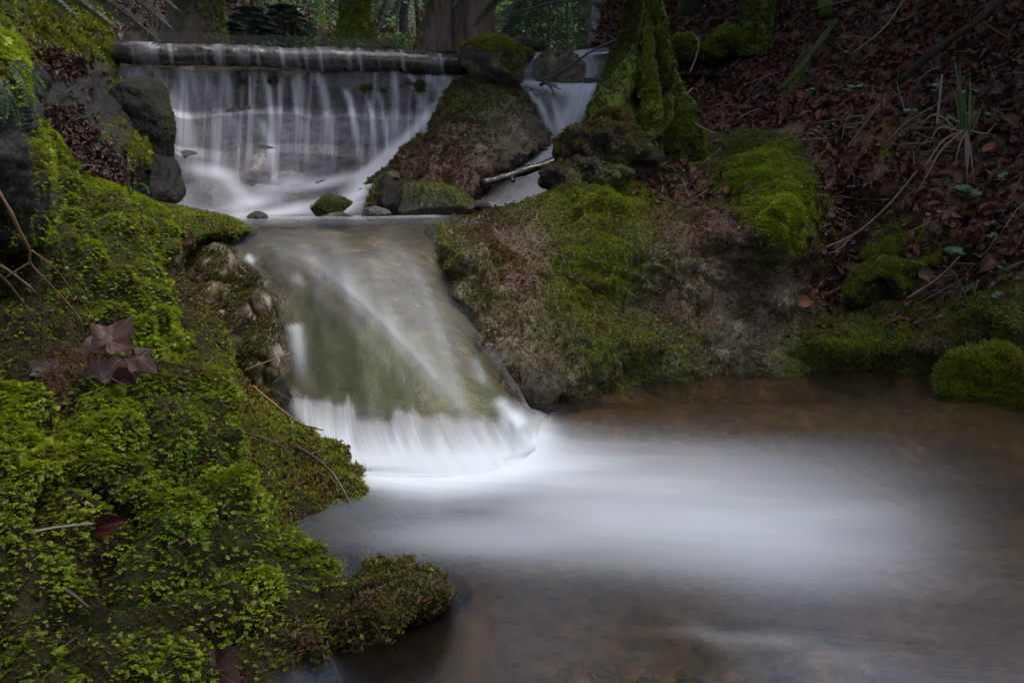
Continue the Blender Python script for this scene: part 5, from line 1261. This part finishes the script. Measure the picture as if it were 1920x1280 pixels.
# small reddish debris: needles, bud scales, leaf crumbs
CR = [leaf_shape(s, n=4, curl=.3) for s in range(60, 64)]
for k_ in range(4): CR[k_] = (CR[k_][0] * np.array([1, .55, 1]), CR[k_][1], CR[k_][2])
def crumbs(V, Fc, w, n, size, seed, label, parent=None):
    p, x, y, z, s, r_ = litter(V, Fc, w, n, size, seed, .8, .35)
    W, Fq, A = instance(CR, p, x, y, z, s, np.c_[r_.random(len(p)) * .6 + .3, 0 * s], r_)
    o = build('leaf_crumbs', W, Fq, M['leaf'], parent, {'Col': A}, origin=None if parent is not None else (0, 0, 0)); tag(o, label, None, None, 'stuff')
nz1 = lambda R, s: (.25 + sstep(.0, .35, fbm(R['G'], .12, 3, s)))
crumbs(Vh, Fh, (np.clip(dR - .15, 0, 1) * (1 - lfR * .7) * nz1(RR, 33)).reshape(-1) * (Vh[:, 2] > .01), 7000, .020, 611, 'reddish leaf crumbs strewn over the tufa slope')
crumbs(R1['G'].reshape(-1, 3), R1['F'], ((.25 + blobs([(560, 900, 50, 40, 20, 1), (600, 970, 60, 40, 0, 1), (660, 1000, 40, 16, 0, 1), (530, 840, 60, 30, 0, .6), (360, 500, 40, 60, 0, .8), (440, 560, 30, 50, 0, .5)])(R1['U'], R1['V'])) * nz1(R1, 34) * (R1['s'] > 2) * (R1['G'][..., 2] > .0)).reshape(-1), 1700, .018, 612, 'reddish needles and leaf crumbs on the far mossy slope')
crumbs(R2['G'].reshape(-1, 3), R2['F'], ((.18 + blobs([(740, 1090, 70, 40, 0, 1), (850, 1110, 30, 20, 0, 1), (640, 1180, 90, 30, -15, .8), (560, 1215, 60, 20, -20, 1), (500, 1235, 70, 20, 0, .8), (170, 720, 120, 60, 0, .8), (60, 980, 90, 20, 0, .8), (240, 520, 80, 40, 0, .5), (110, 1040, 60, 30, 0, .8)])(R2['U'], R2['V'])) * nz1(R2, 35) * (R2['s'] > 2) * (R2['G'][..., 2] > .0)).reshape(-1), 2200, .015, 613, 'brown leaf crumbs and needles caught in the near moss')
crumbs(RI['G'].reshape(-1, 3), RI['F'], (np.clip(dI - .2, 0, 1) * (RI['s'] > 2)).reshape(-1), 1800, .026, 614, None, isl)
w4 = (blobs([(130, 240, 40, 30, 40, 1), (170, 300, 50, 30, 40, 1), (110, 110, 60, 20, 20, .7), (210, 320, 40, 30, 40, .7)])(R4['U'], R4['V']) * (R4['s'] > 4)).reshape(-1)
p, x, y, z, s, r_ = litter(R4['G'].reshape(-1, 3), R4['F'], w4, 1300, .040, 615, .5, .35)
V, Fc, A = instance(LW, p, x, y, z, s, np.c_[r_.random(len(p)), 0 * s], r_)
o = build('leaf_litter', V, Fc, M['wetleaf'], None, {'Col': A}, origin=(0, 0, 0)); tag(o, 'glossy wet dead leaves plastered over the dark left rock', None, None, 'stuff')

# individual leaves, largest and nearest ones on the hillside
data = []
for i, (V, Fc, T) in enumerate(LF):
    rr = np.random.default_rng(i)
    data.append(mesh_data('fallen_leaf', V, Fc, [M['leaf']], {'Col': np.c_[T, np.full(len(V), rr.random()), np.zeros(len(V))]}))
wn = lw * (RR['G'][..., 1].reshape(-1) < 5.6) / np.clip(RR['G'][..., 1].reshape(-1), 3, None)
p, x, y, z, s, r_ = litter(Vh, Fh, wn, 290, .074, 620, .55, .4)
pu_, pv_ = proj(p)
for i in range(len(p)):
    o = bpy.data.objects.new('fallen_leaf', data[i % len(data)]); COL.objects.link(o)
    Mx = np.eye(4); Mx[:3, 0], Mx[:3, 1], Mx[:3, 2] = x[i], y[i], z[i]
    o.matrix_world = Matrix(Mx.tolist()) @ Matrix.Scale(float(s[i]), 4); o.location = p[i] + np.array([0, 0, .012])
    tag(o, 'curled brown beech leaf lying among others on the leafy right slope', 'leaf', 'brown leaves on the right slope')


def big_leaf(label, u, v, D, size, nrm, xd, seed, mat='wetleaf', lobes=True, name='fallen_leaf', curl=.5, group=None):
    V, Fc, T = leaf_shape(seed, lobes, 9, curl)
    n = np.array([nrm], float); X, Yv, Zv = frames(n, np.array([xd], float))
    W = P(u, v, D) + size * (V[:, :1] * X + V[:, 1:2] * Yv + V[:, 2:] * Zv)
    o = build(name, W, Fc, M[mat], None, {'Col': np.c_[T, np.full(len(V), (seed * .37) % 1), 0 * T]}); tag(o, label, 'leaf', group)
    # stalk
    return o


big_leaf('large wet maple leaf spread flat at the bottom of the leaf pile on the moss', 112, 742, 1.655, .056, (0.1, -0.5, 0.9), (-0.3, -0.8, -0.2), 1, curl=0.3)
big_leaf('dark wet maple leaf at the left end of the leaf pile on the moss', 88, 692, 1.73, .050, (0.25, -0.45, 0.9), (-0.8, 0.3, 0.1), 2, curl=0.4)
big_leaf('purple brown maple leaf draped over the right end of the leaf pile', 236, 676, 1.77, .050, (0.4, -0.55, 0.8), (0.6, -0.5, -0.4), 3, curl=0.5)
big_leaf('folded maple leaf standing at the top of the leaf pile', 172, 656, 1.81, .048, (-0.1, -0.5, 0.8), (-0.2, 0.8, 0.3), 4, curl=0.6)
big_leaf('crumpled small leaf in the middle of the leaf pile', 192, 708, 1.65, 0.052, (0.4, -0.5, 0.7), (0.3, 0.6, 0.4), 5, curl=0.9)
big_leaf('grey brown maple leaf overlapping the middle of the leaf pile', 150, 704, 1.71, .050, (-0.1, -0.45, 0.9), (0.6, -0.6, -0.3), 21, curl=0.4)
big_leaf('torn maple leaf edge showing behind the leaf pile', 206, 640, 1.78, .075, (.2, -.8, .6), (.3, .1, .6), 22, curl=.5)
big_leaf('smallest purple maple leaf at the right tip of the leaf pile', 258, 672, 1.74, .05, (.5, -.7, .5), (.8, -.2, -.3), 23, curl=.5)
big_leaf('orange brown curled leaf under the lower side of the leaf pile', 100, 790, 1.53, .060, (-.3, -.8, .4), (.3, -.2, -.9), 6, 'leaf', False, curl=.9)
big_leaf('narrow orange leaf at the right foot of the leaf pile', 236, 716, 1.66, .055, (.2, -.8, .5), (.9, -.1, -.3), 7, 'leaf', False, curl=.8)
big_leaf('dark red oval leaf on the moss in the lower left', 206, 984, 1.36, .062, (-.1, -.95, .35), (.9, 0, .25), 8, 'redleaf', False, curl=.25)
big_leaf('curled purple leaf at the left edge near the bottom', 14, 1038, 1.18, .050, (.3, -.8, .5), (.2, -.3, -.9), 9, curl=1.0)
big_leaf('glossy wet maple leaf at the bottom edge of the near bank', 400, 1252, 1.16, .056, (.1, -.75, .75), (.8, -.3, -.4), 10, curl=.8)
big_leaf('dark hanging leaf under the black twig on the moss tongue', 330, 452, 3.2, .085, (.2, -.9, .2), (.1, -.2, -1), 11, curl=.9)
big_leaf('brown leaf stuck to the dark rock of the left upper bank', 150, 128, 4.3, .09, (.2, -.7, .6), (.8, 0, -.5), 12, 'wetleaf', False)
for i, (u, v, lab, sz) in enumerate([(1562, 524, 'dry ribbed leaf lying lowest in the gully below the moss hump', .10), (1600, 430, 'reddish leaf curled in the gully beside the moss hump', .10), (1580, 450, 'broad brown leaf flat in the gully', .11), (1736, 516, 'pair tip leaf hanging over the shadow right of the moss boulder', .10), (1860, 492, 'tan leaf lying beside the small green herbs near the right edge', .12), (1888, 232, 'pale papery leaf on the slope right of the grass tuft', .11), (1196, 350, 'dark leaf lying in the hollow under the stump', .09), (1230, 345, 'wet glinting leaf at the right foot of the stump', .09), (1540, 530, 'small dark red leaf at the lower end of the gully', .06), (1556, 617, 'tiny red leaf on the bare rock beside the moss cushion', .05), (1200, 182, 'single orange leaf on the mossy roots of the big tree', .05), (1500, 182, 'orange leaf high on the leafy slope', .1), (1660, 190, 'rusty upright leaf on the leafy slope', .11), (1540, 152, 'yellowish leaf in the middle of the leafy slope', .08)]):
    D_ = float(fr(u, v)) - .06 if i != 10 else 4.9
    if i in (6, 7): D_ = 4.5
    big_leaf(lab, u, v, D_, sz, (-.4 + .2 * (i % 3), -.75, .55), (math.cos(i * 1.7), 0, math.sin(i * 1.7)), 40 + i, 'leaf', False, curl=.6)

# ---------------------------------------------------------------- living plants
def ribbon(pts, w, n=10, face=(0, -1, .3)):
    C = catmull(np.array(pts, float), n); T = np.gradient(C, axis=0)
    S = np.cross(T, np.array(face, float)); S /= np.linalg.norm(S, axis=1, keepdims=True) + 1e-9
    ww = w * np.sin(np.pi * np.clip(np.linspace(.12, 1, n), 0, 1) ** .8)[:, None] + w * .04
    V = np.stack([C - S * ww, C + np.cross(S, T) / (np.linalg.norm(T, axis=1, keepdims=True) + 1e-9) * w * .25, C + S * ww], 1).reshape(-1, 3)
    return V, grid_faces(n, 3)


def plant_root(name, label, cat, base):
    r = empty(name, base); r['_base'] = [float(q) for q in base]; tag(r, label, cat); return r


g = plant_root('grass_tuft', 'tuft of upright green grass with drooping straw blades on the leafy slope', 'grass', P(1812, 245, 4.25))
mb = MB(); r_ = np.random.default_rng(5)
for (tu, tv, bx) in [(1786, 100, 1802), (1800, 96, 1806), (1812, 150, 1812), (1818, 130, 1816), (1778, 150, 1800), (1795, 140, 1805), (1806, 160, 1810), (1822, 170, 1818), (1850, 180, 1822), (1770, 215, 1800), (1790, 200, 1806), (1712, 252, 1800)]:
    b0 = P(bx, 250, 4.25); t0 = P(tu, tv, 4.2 + r_.uniform(-.08, .08)); mid = (b0 + t0) / 2 + np.array([r_.uniform(-.01, .01), 0, .03])
    if tu in (1712,): mid = P(1752, 214, 4.2)
    V, q = ribbon([b0, mid, t0], .0055, 9); mb.add(V, q, a=[0, r_.random(), 0])
mb.build('green_blades', M['grass'], g, 'Col')
mb = MB()
for pts in [[(1810, 245), (1812, 300), (1814, 350)], [(1814, 246), (1822, 300), (1828, 352)], [(1806, 244), (1770, 262), (1742, 300), (1722, 330)], [(1804, 246), (1760, 240), (1740, 280)], [(1812, 246), (1800, 270), (1790, 310)], [(1808, 244), (1766, 280), (1732, 340), (1708, 372)], [(1812, 250), (1816, 290), (1812, 330)], [(1818, 244), (1850, 250), (1868, 230)], [(1800, 230), (1776, 220), (1786, 250)]]:
    V, q = ribbon([P(a, b, 4.18 - .0006 * (b - 240)) for a, b in pts], .0042, 10); mb.add(V, q)
mb.build('straw_blades', M['straw'], g)

def herb(label, pos, size, seed, n=4):
    g = plant_root('herb', label, 'herb', pos); r = np.random.default_rng(seed); ml = MB(); ms = MB()
    for i in range(n):
        a = r.uniform(0, 6.28); h = size * r.uniform(.6, 1.3)
        tip = pos + np.array([math.cos(a) * size * .7, -.2 * size + math.sin(a) * size * .4, h])
        V, q, t = tube([pos, (pos + tip) / 2 + [0, 0, h * .2], tip], [.0014, .0012, .001], 5, 6); ms.add(V, q, t)
        # lobed leaf
        k = 12; aa = np.linspace(0, 2 * np.pi, k, endpoint=False); rad = size * .42 * (1 + .22 * np.cos(aa * 5 + r.random())) * r.uniform(.7, 1.2)
        n_ = np.array([[r.normal(0, .25), -.45, .9]]); X, Yv, Zv = frames(n_, r.normal(0, 1, (1, 3)))
        W = tip + X * (np.cos(aa) * rad)[:, None] + Yv * (np.sin(aa) * rad)[:, None] + Zv * (.12 * rad * np.cos(2 * aa))[:, None]
        W = np.vstack([tip - Zv * size * .05, W]); f = np.array([[0, 1 + j, 1 + (j + 1) % k] for j in range(k)])
        ml.add(W, f, a=[.3, r.random(), 0])
    ms.build('stem', M['grass'], g, 'Col'); ml.build('leaves', M['herb'], g, 'Col')


for i, (u, v, lab, sz, n) in enumerate([(1752, 172, 'pale green herb left of the grass tuft', .05, 4), (1812, 182, 'pale herb leaves half behind the grass tuft', .05, 3), (1770, 240, 'small herb by the moss wrapped twig', .045, 2), (1862, 222, 'pale herb leaves right of the grass tuft', .045, 3), (1812, 366, 'blue green lobed herb hanging above the moss ridge', .06, 5), (1750, 402, 'single small herb leaf at the edge of the moss ridge', .04, 2), (1852, 424, 'pair of rounded herb leaves above the tan leaf', .045, 3), (1866, 446, 'herb with two bright rounded leaves above the tan leaf', .045, 2), (1790, 482, 'lobed herb leaf in the shadow beside the moss boulder', .055, 4), (1876, 338, 'dim herb high at the right edge', .045, 3), (1880, 500, 'tiny clover like herb near the tan leaf', .03, 5), (1872, 558, 'tiny clover like herb below the tan leaf', .03, 4), (1640, 60, 'pale speck of herb leaves high on the leafy slope', .045, 2), (1520, 174, 'pale herb leaf in the centre of the leafy slope', .045, 2), (1600, 170, 'little herb right of the centre of the leafy slope', .045, 3), (1704, 210, 'dim herb between twigs on the leafy slope', .04, 3), (1580, 105, 'pair of shiny herb leaves upper middle of the leafy slope', .04, 2)]):
    herb(lab, P(u, v, float(fr(u, v)) - .07) - np.array([0, 0, sz * .6]), sz, 700 + i, n)

for j, (lab, pts) in enumerate([('pair of small grass blades arching from the left moss', [[(244, 366, 3.0), (240, 340, 3.0), (248, 328, 3.0)], [(246, 364, 3.0), (258, 345, 2.98), (274, 350, 2.95), (280, 368, 2.93)]]), ('sprig of fresh grass shoots on the brown mound', [[(868, 188, 5.0), (870, 178, 5.0), (872, 174, 5.0)], [(876, 188, 5.0), (876, 176, 5.0), (880, 172, 5.0)], [(880, 186, 5.0), (882, 178, 5.0), (886, 174, 5.0)], [(864, 204, 4.96), (862, 198, 4.96), (864, 192, 4.96)]])]):
    mb = MB()
    for pp in pts:
        V, q = ribbon([P(*a) for a in pp], .005 if j == 0 else .006, 9); mb.add(V, q, a=[0, .4, 0])
    tag(mb.build('grass_shoot', M['grass'], None, 'Col'), lab, 'grass')

# ferns drooping from the left rock
def fern(label, pts, size, seed):
    C = catmull(np.array([P(*p) for p in pts]), 26); T = np.gradient(C, axis=0); T /= np.linalg.norm(T, axis=1, keepdims=True)
    g = plant_root('fern', label, 'fern', C[0]); V, q, t = tube(C, np.linspace(.0016, .0007, len(C)), 5, 40)
    build('stalk', V, [q, t], M['twig'], g)
    S = np.cross(T, np.array([.2, -1, .2])); S /= np.linalg.norm(S, axis=1, keepdims=True); mb = MB(); r = np.random.default_rng(seed)
    for k in range(2, 26):
        L_ = size * math.sin(math.pi * (k / 26) ** .75 * .96) + size * .12
        for sg in (-1, 1):
            d = S[k] * sg + T[k] * .35 + np.array([0, -.2, r.uniform(-.15, .15)])
            d /= np.linalg.norm(d); w = np.cross(d, [0, -1, .3]); w /= np.linalg.norm(w); w = w * L_ * .26
            b0 = C[k]; mb.add(np.array([b0, b0 + d * L_ * .4 + w, b0 + d * L_, b0 + d * L_ * .4 - w]) + r.normal(0, .0006, (4, 3)), np.array([[0, 1, 2, 3]]), a=[.2, r.random(), 0])
    mb.build('leaflets', M['fern'], g, 'Col')


fern('long fern frond hanging furthest down the dark left rock', [(16, 118, 1.66), (40, 150, 1.62), (60, 200, 1.62), (76, 240, 1.64)], .0105, 1)
fern('upper fern frond arching right from the dark left rock', [(20, 112, 1.68), (56, 135, 1.66), (80, 165, 1.68), (90, 205, 1.7)], .009, 2)
fern('short fern frond drooping at the very left edge', [(-10, 130, 1.6), (4, 160, 1.58), (10, 200, 1.58), (8, 236, 1.6)], .009, 3)
fern('small thin fern frond between the two long ones', [(4, 150, 1.62), (20, 180, 1.6), (32, 215, 1.62), (36, 240, 1.64)], .0075, 4)

# ---------------------------------------------------------------- fir branches and undergrowth
def spray(mb, A, B, w, twigs, seed, needle=.014, droop=.15, nn=16):
    """flat fir spray from A to B with side twigs of reach w"""
    r = np.random.default_rng(seed); A = np.array(A, float); B = np.array(B, float)
    L_ = np.linalg.norm(B - A); C = catmull([A, (A + B) / 2 + [0, 0, droop * L_ * .4], B - [0, 0, droop * L_ * .2]], twigs + 2)
    T = np.gradient(C, axis=0); T /= np.linalg.norm(T, axis=1, keepdims=True)
    S = np.cross(T, [0, 0, 1.0]); S /= np.linalg.norm(S, axis=1, keepdims=True)
    lines = [C]
    for k in range(1, twigs + 1):
        f = 1 - k / (twigs + 2)
        for sg in (-1, 1):
            e = C[k] + (S[k] * sg * .8 + T[k] * .65) * w * (f + .12) * r.uniform(.8, 1.15) + [0, 0, -droop * w * .5]
            lines.append(np.array([C[k], (C[k] + e) / 2 + [0, 0, .01 * w], e]))
    P0, D0, N0 = [], [], []
    for ln in lines:
        seg = np.linalg.norm(np.diff(ln, axis=0), axis=1).sum(); m = max(4, int(seg / needle * 1.3))
        c = catmull(ln, m); t = np.gradient(c, axis=0); t /= np.linalg.norm(t, axis=1, keepdims=True) + 1e-9
        s = np.cross(t, [0, 0, 1.0]); s /= np.linalg.norm(s, axis=1, keepdims=True) + 1e-9
        for sg in (-1, 1):
            d = s * sg + t * .5 + np.array([0, 0, .12]) + r.normal(0, .12, c.shape); d /= np.linalg.norm(d, axis=1, keepdims=True)
            P0.append(c); D0.append(d); N0.append(t)
    p, d, t = np.vstack(P0), np.vstack(D0), np.vstack(N0); n = len(p)
    Ln = needle * r.uniform(.8, 1.25, n)[:, None]
    V = np.stack([p - t * needle * .2, p + t * needle * .2, p + d * Ln], 1).reshape(-1, 3)
    mb.add(V, np.arange(n * 3).reshape(n, 3), a=np.repeat(np.c_[np.zeros(n), np.full(n, r.random()), np.zeros(n)], 3, 0))
    return lines


def fir_branch(label, sprays, needle, seed, r0=.006):
    A0 = np.array(sprays[0][0], float); g = plant_root('fir_branch', label, 'fir branch', A0); mb = MB(); ms = MB()
    for i, (A, B, w, tw) in enumerate(sprays):
        ls = spray(mb, A, B, w, tw, seed + i, needle)
        for j, ln in enumerate(ls):
            V, q, t = tube(ln, np.linspace(r0 if j == 0 else r0 * .4, r0 * .25, len(ln)), 4, len(ln) * 2); ms.add(V, q, t)
    ms.build('stem', M['twig'], g); mb.build('needles', M['needle'], g, 'Col')


fir_branch('dark fir branch hanging in from the upper left corner', [(P(60, -60, 3.1), P(290, 62, 3.3), .20, 16), (P(150, -50, 3.1), P(318, 46, 3.3), .15, 13), (P(40, -40, 3.0), P(215, 40, 3.1), .16, 13), (P(-20, -70, 2.9), P(140, 20, 3.0), .16, 12), (P(190, -70, 3.2), P(330, 14, 3.4), .14, 11)], .014, 810)
fir_branch('fir branch drooping in front of the leaning mossy tree', [(P(760, -60, 6.6), P(705, 58, 6.5), .22, 10), (P(780, -60, 6.6), P(760, 40, 6.5), .2, 9), (P(800, -70, 6.6), P(735, 25, 6.5), .2, 9)], .028, 820)
fir_branch('broad dark fir branch hanging before the brown trunk', [(P(1000, -60, 6.4), P(890, 34, 6.4), .3, 12), (P(960, -70, 6.4), P(850, 6, 6.4), .28, 11), (P(1020, -60, 6.4), P(940, 60, 6.5), .26, 11), (P(1040, -60, 6.4), P(985, 44, 6.5), .24, 10), (P(900, -70, 6.4), P(800, 0, 6.4), .22, 9)], .028, 830)
stick('branch', 'thin bare branch crossing the top above the right channel', [(1180, -14, 6.2), (1090, 0, 6.2), (1030, 6, 6.2), (980, 20, 6.2), (940, 26, 6.2)], .010, .005, 'twig', 'branch', 6, .2, seed=95)


def sapling(label, u, v, D, h, w, seed, levels=7, needle=.05):
    b = P(u, v, D); b[2] = floorZ(b[0], b[1]) - .05
    g = plant_root('fir_sapling', label, 'fir sapling', b); r = np.random.default_rng(seed)
    V, q, t = tube([b, b + [0, 0, h * .5], b + [0, 0, h]], [.016, .011, .004], 6, 10); build('trunk', V, [q, t], M['twig'], g); mb = MB()
    for k in range(levels):
        z = h * (.18 + .8 * k / levels); R_ = w * (1 - .75 * k / levels); a0 = r.uniform(0, 6)
        for j in range(5):
            a = a0 + j * 1.257; A = b + [0, 0, z]; B = A + np.array([math.cos(a) * R_, math.sin(a) * R_, -.05 * R_])
            spray(mb, A, B, R_ * .5, 7, seed + k * 7 + j, needle, .12)
    mb.build('branches', M['needle'], g, 'Col')


for i, (lab, u, v, D, h, w) in enumerate([('low fir sapling left of the thin trunks above the weir', 470, 80, 8.6, .55, .42), ('second low fir sapling spreading above the middle of the weir', 535, 82, 9.0, .5, .42), ('small fir sapling close behind the left end of the weir', 428, 78, 8.2, .4, .34), ('wide fir sapling left of the pale tree at the channel head', 1030, 98, 9.5, 1.3, .7), ('taller fir sapling behind the fallen log', 985, 90, 10.5, 1.7, .8), ('fir sapling filling the gap right of the fallen log', 1062, 96, 10.8, 1.9, .8), ('dim fir sapling behind the broad brown trunk', 925, 80, 11, 1.8, .8), ('far fir sapling between the thin trunks', 705, 80, 13, 1.2, .7), ('far fir sapling at the right behind the leaning tree', 1150, 80, 11, 2.0, .9), ('far tall fir sapling on the centre of the forest slope', 1010, 60, 14.5, 3.0, 1.2), ('far fir sapling high on the left leaf slope', 520, 30, 14, 1.0, .7)]):
    sapling(lab, u, v, D, h, w, 850 + i * 40)


def bush(label, u, v, D, w, h, n, size, seed, mat='bush'):
    b = P(u, v, D); zf = floorZ(b[0], b[1]); b[2] = zf - .03; g = plant_root('bush', label, 'bush', b); ms = MB(); r = np.random.default_rng(seed)
    for i in range(7):
        e = b + np.array([r.normal(0, w * .25), r.normal(0, w * .2), h * r.uniform(.6, 1.0)]); V, q, t = tube([b, (b + e) / 2 + [0, 0, h * .1], e], [.008, .005, .002], 5, 8); ms.add(V, q, t)
    ms.build('stems', M['twig'], g)
    V, Fc, A = leaf_cloud(b + [0, 0, h * .55], (w, w, h), n, size, seed, .7); build('leaves', V, Fc, M[mat], g, {'Col': A}, smooth=False)


for i, q in enumerate([('dim green bush low on the slope behind the weir centre', 560, 78, 10.5, 1.6, .5, 700, .06), ('dim green bush between the mossy tree and the thin trunks', 800, 70, 12, 1.8, .9, 800, .07), ('green thicket behind the broad brown trunk', 910, 70, 12.5, 2.0, 1.5, 1000, .08), ('green thicket beyond the fallen log', 1000, 80, 12, 2.2, 1.1, 1000, .075), ('green thicket at the left of the leaf slope', 440, 60, 11, 1.3, .6, 600, .07), ('bright leafy bush behind the right tree', 1150, 90, 8.2, .7, .75, 900, .07), ('leafy undergrowth left of the pale tree', 1075, 100, 8.6, .5, .3, 420, .055), ('small bright undergrowth between the thin dark trunks', 745, 92, 9.5, .7, .28, 420, .05), ('low undergrowth right of the dark thin trunk', 775, 92, 9.2, .5, .26, 320, .05), ('low green undergrowth at the foot of the big mossy tree', 690, 92, 8.8, .8, .16, 380, .045), ('low green undergrowth at the left behind the weir', 500, 86, 7.8, 1.2, .18, 600, .045), ('bushy undergrowth left of the olive stem', 590, 86, 8.4, .8, .2, 420, .045), ('airy green bush high behind the pale tree', 1140, 30, 11, 1.4, 1.6, 1200, .08), ('airy green bush behind the far conifers', 1050, 20, 16, 2.6, 1.8, 1300, .11), ('distant green bush left of the leaning tree', 715, 40, 16, 1.8, 1.4, 900, .1), ('distant bush at the top of the leaf slope', 480, 0, 17, 2.4, 1.4, 900, .1)]):
    bush(*q, 900 + i)

# ---------------------------------------------------------------- unseen trees added outside the frame so their crowns darken the banks
for i, (lab, x, y, zb, rad, H, c, dims, n) in enumerate([
    ('unseen tree added to shade the right hillside, nearest the pool', 5.4, 2.2, 1.3, .22, 5.6, (5.2, 2.4, 5.2), (5.6, 6.0, 2.2), 5200),
    ('unseen tree added to shade the upper right hillside', 6.2, 6.4, 2.2, .24, 6.8, (5.4, 5.6, 6.2), (5.4, 4.6, 2.4), 4200),
    ('unseen tree added on the left bank to shade the near moss', -3.4, 1.0, .8, .22, 5.0, (-3.6, 1.2, 4.9), (4.6, 5.4, 2.4), 3600),
    ('unseen tree added to shade the left bank above the weir', -4.6, 4.8, 2.0, .24, 6.2, (-4.4, 4.4, 5.8), (4.6, 4.4, 2.4), 3200),
    ('unseen tree added behind the viewer on the right bank to cut frontal light', 3.2, -2.2, .3, .22, 6.0, (2.6, -1.9, 5.4), (5.6, 3.6, 3.2), 3600),
    ('unseen tree added behind the viewer on the left bank to cut frontal light', -2.6, -2.6, .3, .22, 6.0, (-2.4, -2.2, 5.2), (5.0, 4.0, 3.4), 3600)]):
    tree(lab, [(x, y, zb - .8), (x, y, zb + .4), (x + .1, y, (zb + H) / 2), (x, y, H)], [rad * 1.5, rad, rad * .85, rad * .5], 'bark_pale', (c, dims, n, .36), None, 14, .02, .06, 950 + i, nseg=30)

bank_moss(RR, np.clip(.75 - mR, .08, .8) * (1 - lfR) * (.3 + sstep(-.1, .3, fbm(RR['G'], .10, 3, 44))), 60000, .014, SP, 'moss_brown', 'short brown moss film and grit on the bare tufa', 511, (0, -.4, -.6), .5, up=.2, dryf=lambda p, wl, r: np.clip(.35 + fbm(p, .15, 3, 15) * 1.5 + r.normal(0, .2, len(p)), 0, 1))

# loose twig litter on the hillside
r_ = np.random.default_rng(77); p_, N_, T_ = scatter(Vh, Fh, lw * (1.2 - .8 * lfR.reshape(-1)) + lw * .4, 420, r_)
mb = MB()
for i in range(len(p_)):
    d = r_.normal(0, 1, 3) + np.array([.6, 0, .5]); d -= d.dot(N_[i]) * N_[i] * .85; d /= np.linalg.norm(d); L_ = r_.uniform(.08, .34)
    a = p_[i] + N_[i] * .02; V, q, t = tube([a - d * L_ / 2, a + N_[i] * r_.uniform(0, .03) + r_.normal(0, .01, 3), a + d * L_ / 2], np.array([1, .8, .5]) * r_.uniform(.0015, .004), 4, 6); mb.add(V, q, t)
tag(mb.build('twig_litter', M['twig_grey'], None, origin=(0, 0, 0)), 'fine dead twigs scattered among the leaves of the right hillside', None, None, 'stuff')
# ---------------------------------------------------------------- camera and light
cam = bpy.data.cameras.new('camera'); co = bpy.data.objects.new('camera', cam); COL.objects.link(co)
co.location = (0, 0, CZ); co.rotation_euler = (math.pi / 2 - PITCH, 0, 0)
cam.sensor_width = 36; cam.lens = 36 * F / 1920; cam.clip_start = .05; cam.clip_end = 300
cam.dof.use_dof = True; cam.dof.focus_distance = 2.3; cam.dof.aperture_fstop = 11
sc.camera = co
w = bpy.data.worlds.new('World'); sc.world = w; w.use_nodes = True
nt = w.node_tree; bg = nt.nodes['Background']
sky = nt.nodes.new('ShaderNodeTexSky'); sky.sky_type = 'NISHITA'; sky.sun_disc = False
EL, AZ = math.radians(66), math.radians(SUN_AZ)
sky.sun_elevation = EL; sky.sun_rotation = AZ; sky.dust_density = 4.0; sky.air_density = 1.0
hs = nt.nodes.new('ShaderNodeHueSaturation'); hs.inputs['Saturation'].default_value = 0.9
nt.links.new(sky.outputs[0], hs.inputs['Color']); nt.links.new(hs.outputs[0], bg.inputs[0])
bg.inputs[1].default_value = SKY
sd = Vector((math.sin(AZ) * math.cos(EL), math.cos(AZ) * math.cos(EL), math.sin(EL)))
ld = bpy.data.lights.new('sun', 'SUN'); ld.energy = SUN; ld.angle = math.radians(24); ld.color = (1, .97, .93)
lo = bpy.data.objects.new('sun', ld); COL.objects.link(lo); lo.location = (0, 0, 12)
lo.rotation_euler = sd.to_track_quat('Z', 'Y').to_euler()
sc.view_settings.view_transform = 'Standard'; sc.view_settings.look = 'None'
sc.view_settings.exposure = EXPOSURE; sc.view_settings.gamma = 1
cy = sc.cycles
sc.render.engine = 'CYCLES'
cy.max_bounces = 8; cy.diffuse_bounces = 4; cy.glossy_bounces = 3; cy.transmission_bounces = 4; cy.transparent_max_bounces = 12
cy.use_denoising = True
cy.sample_clamp_indirect = 6
cy.caustics_reflective = False; cy.caustics_refractive = False
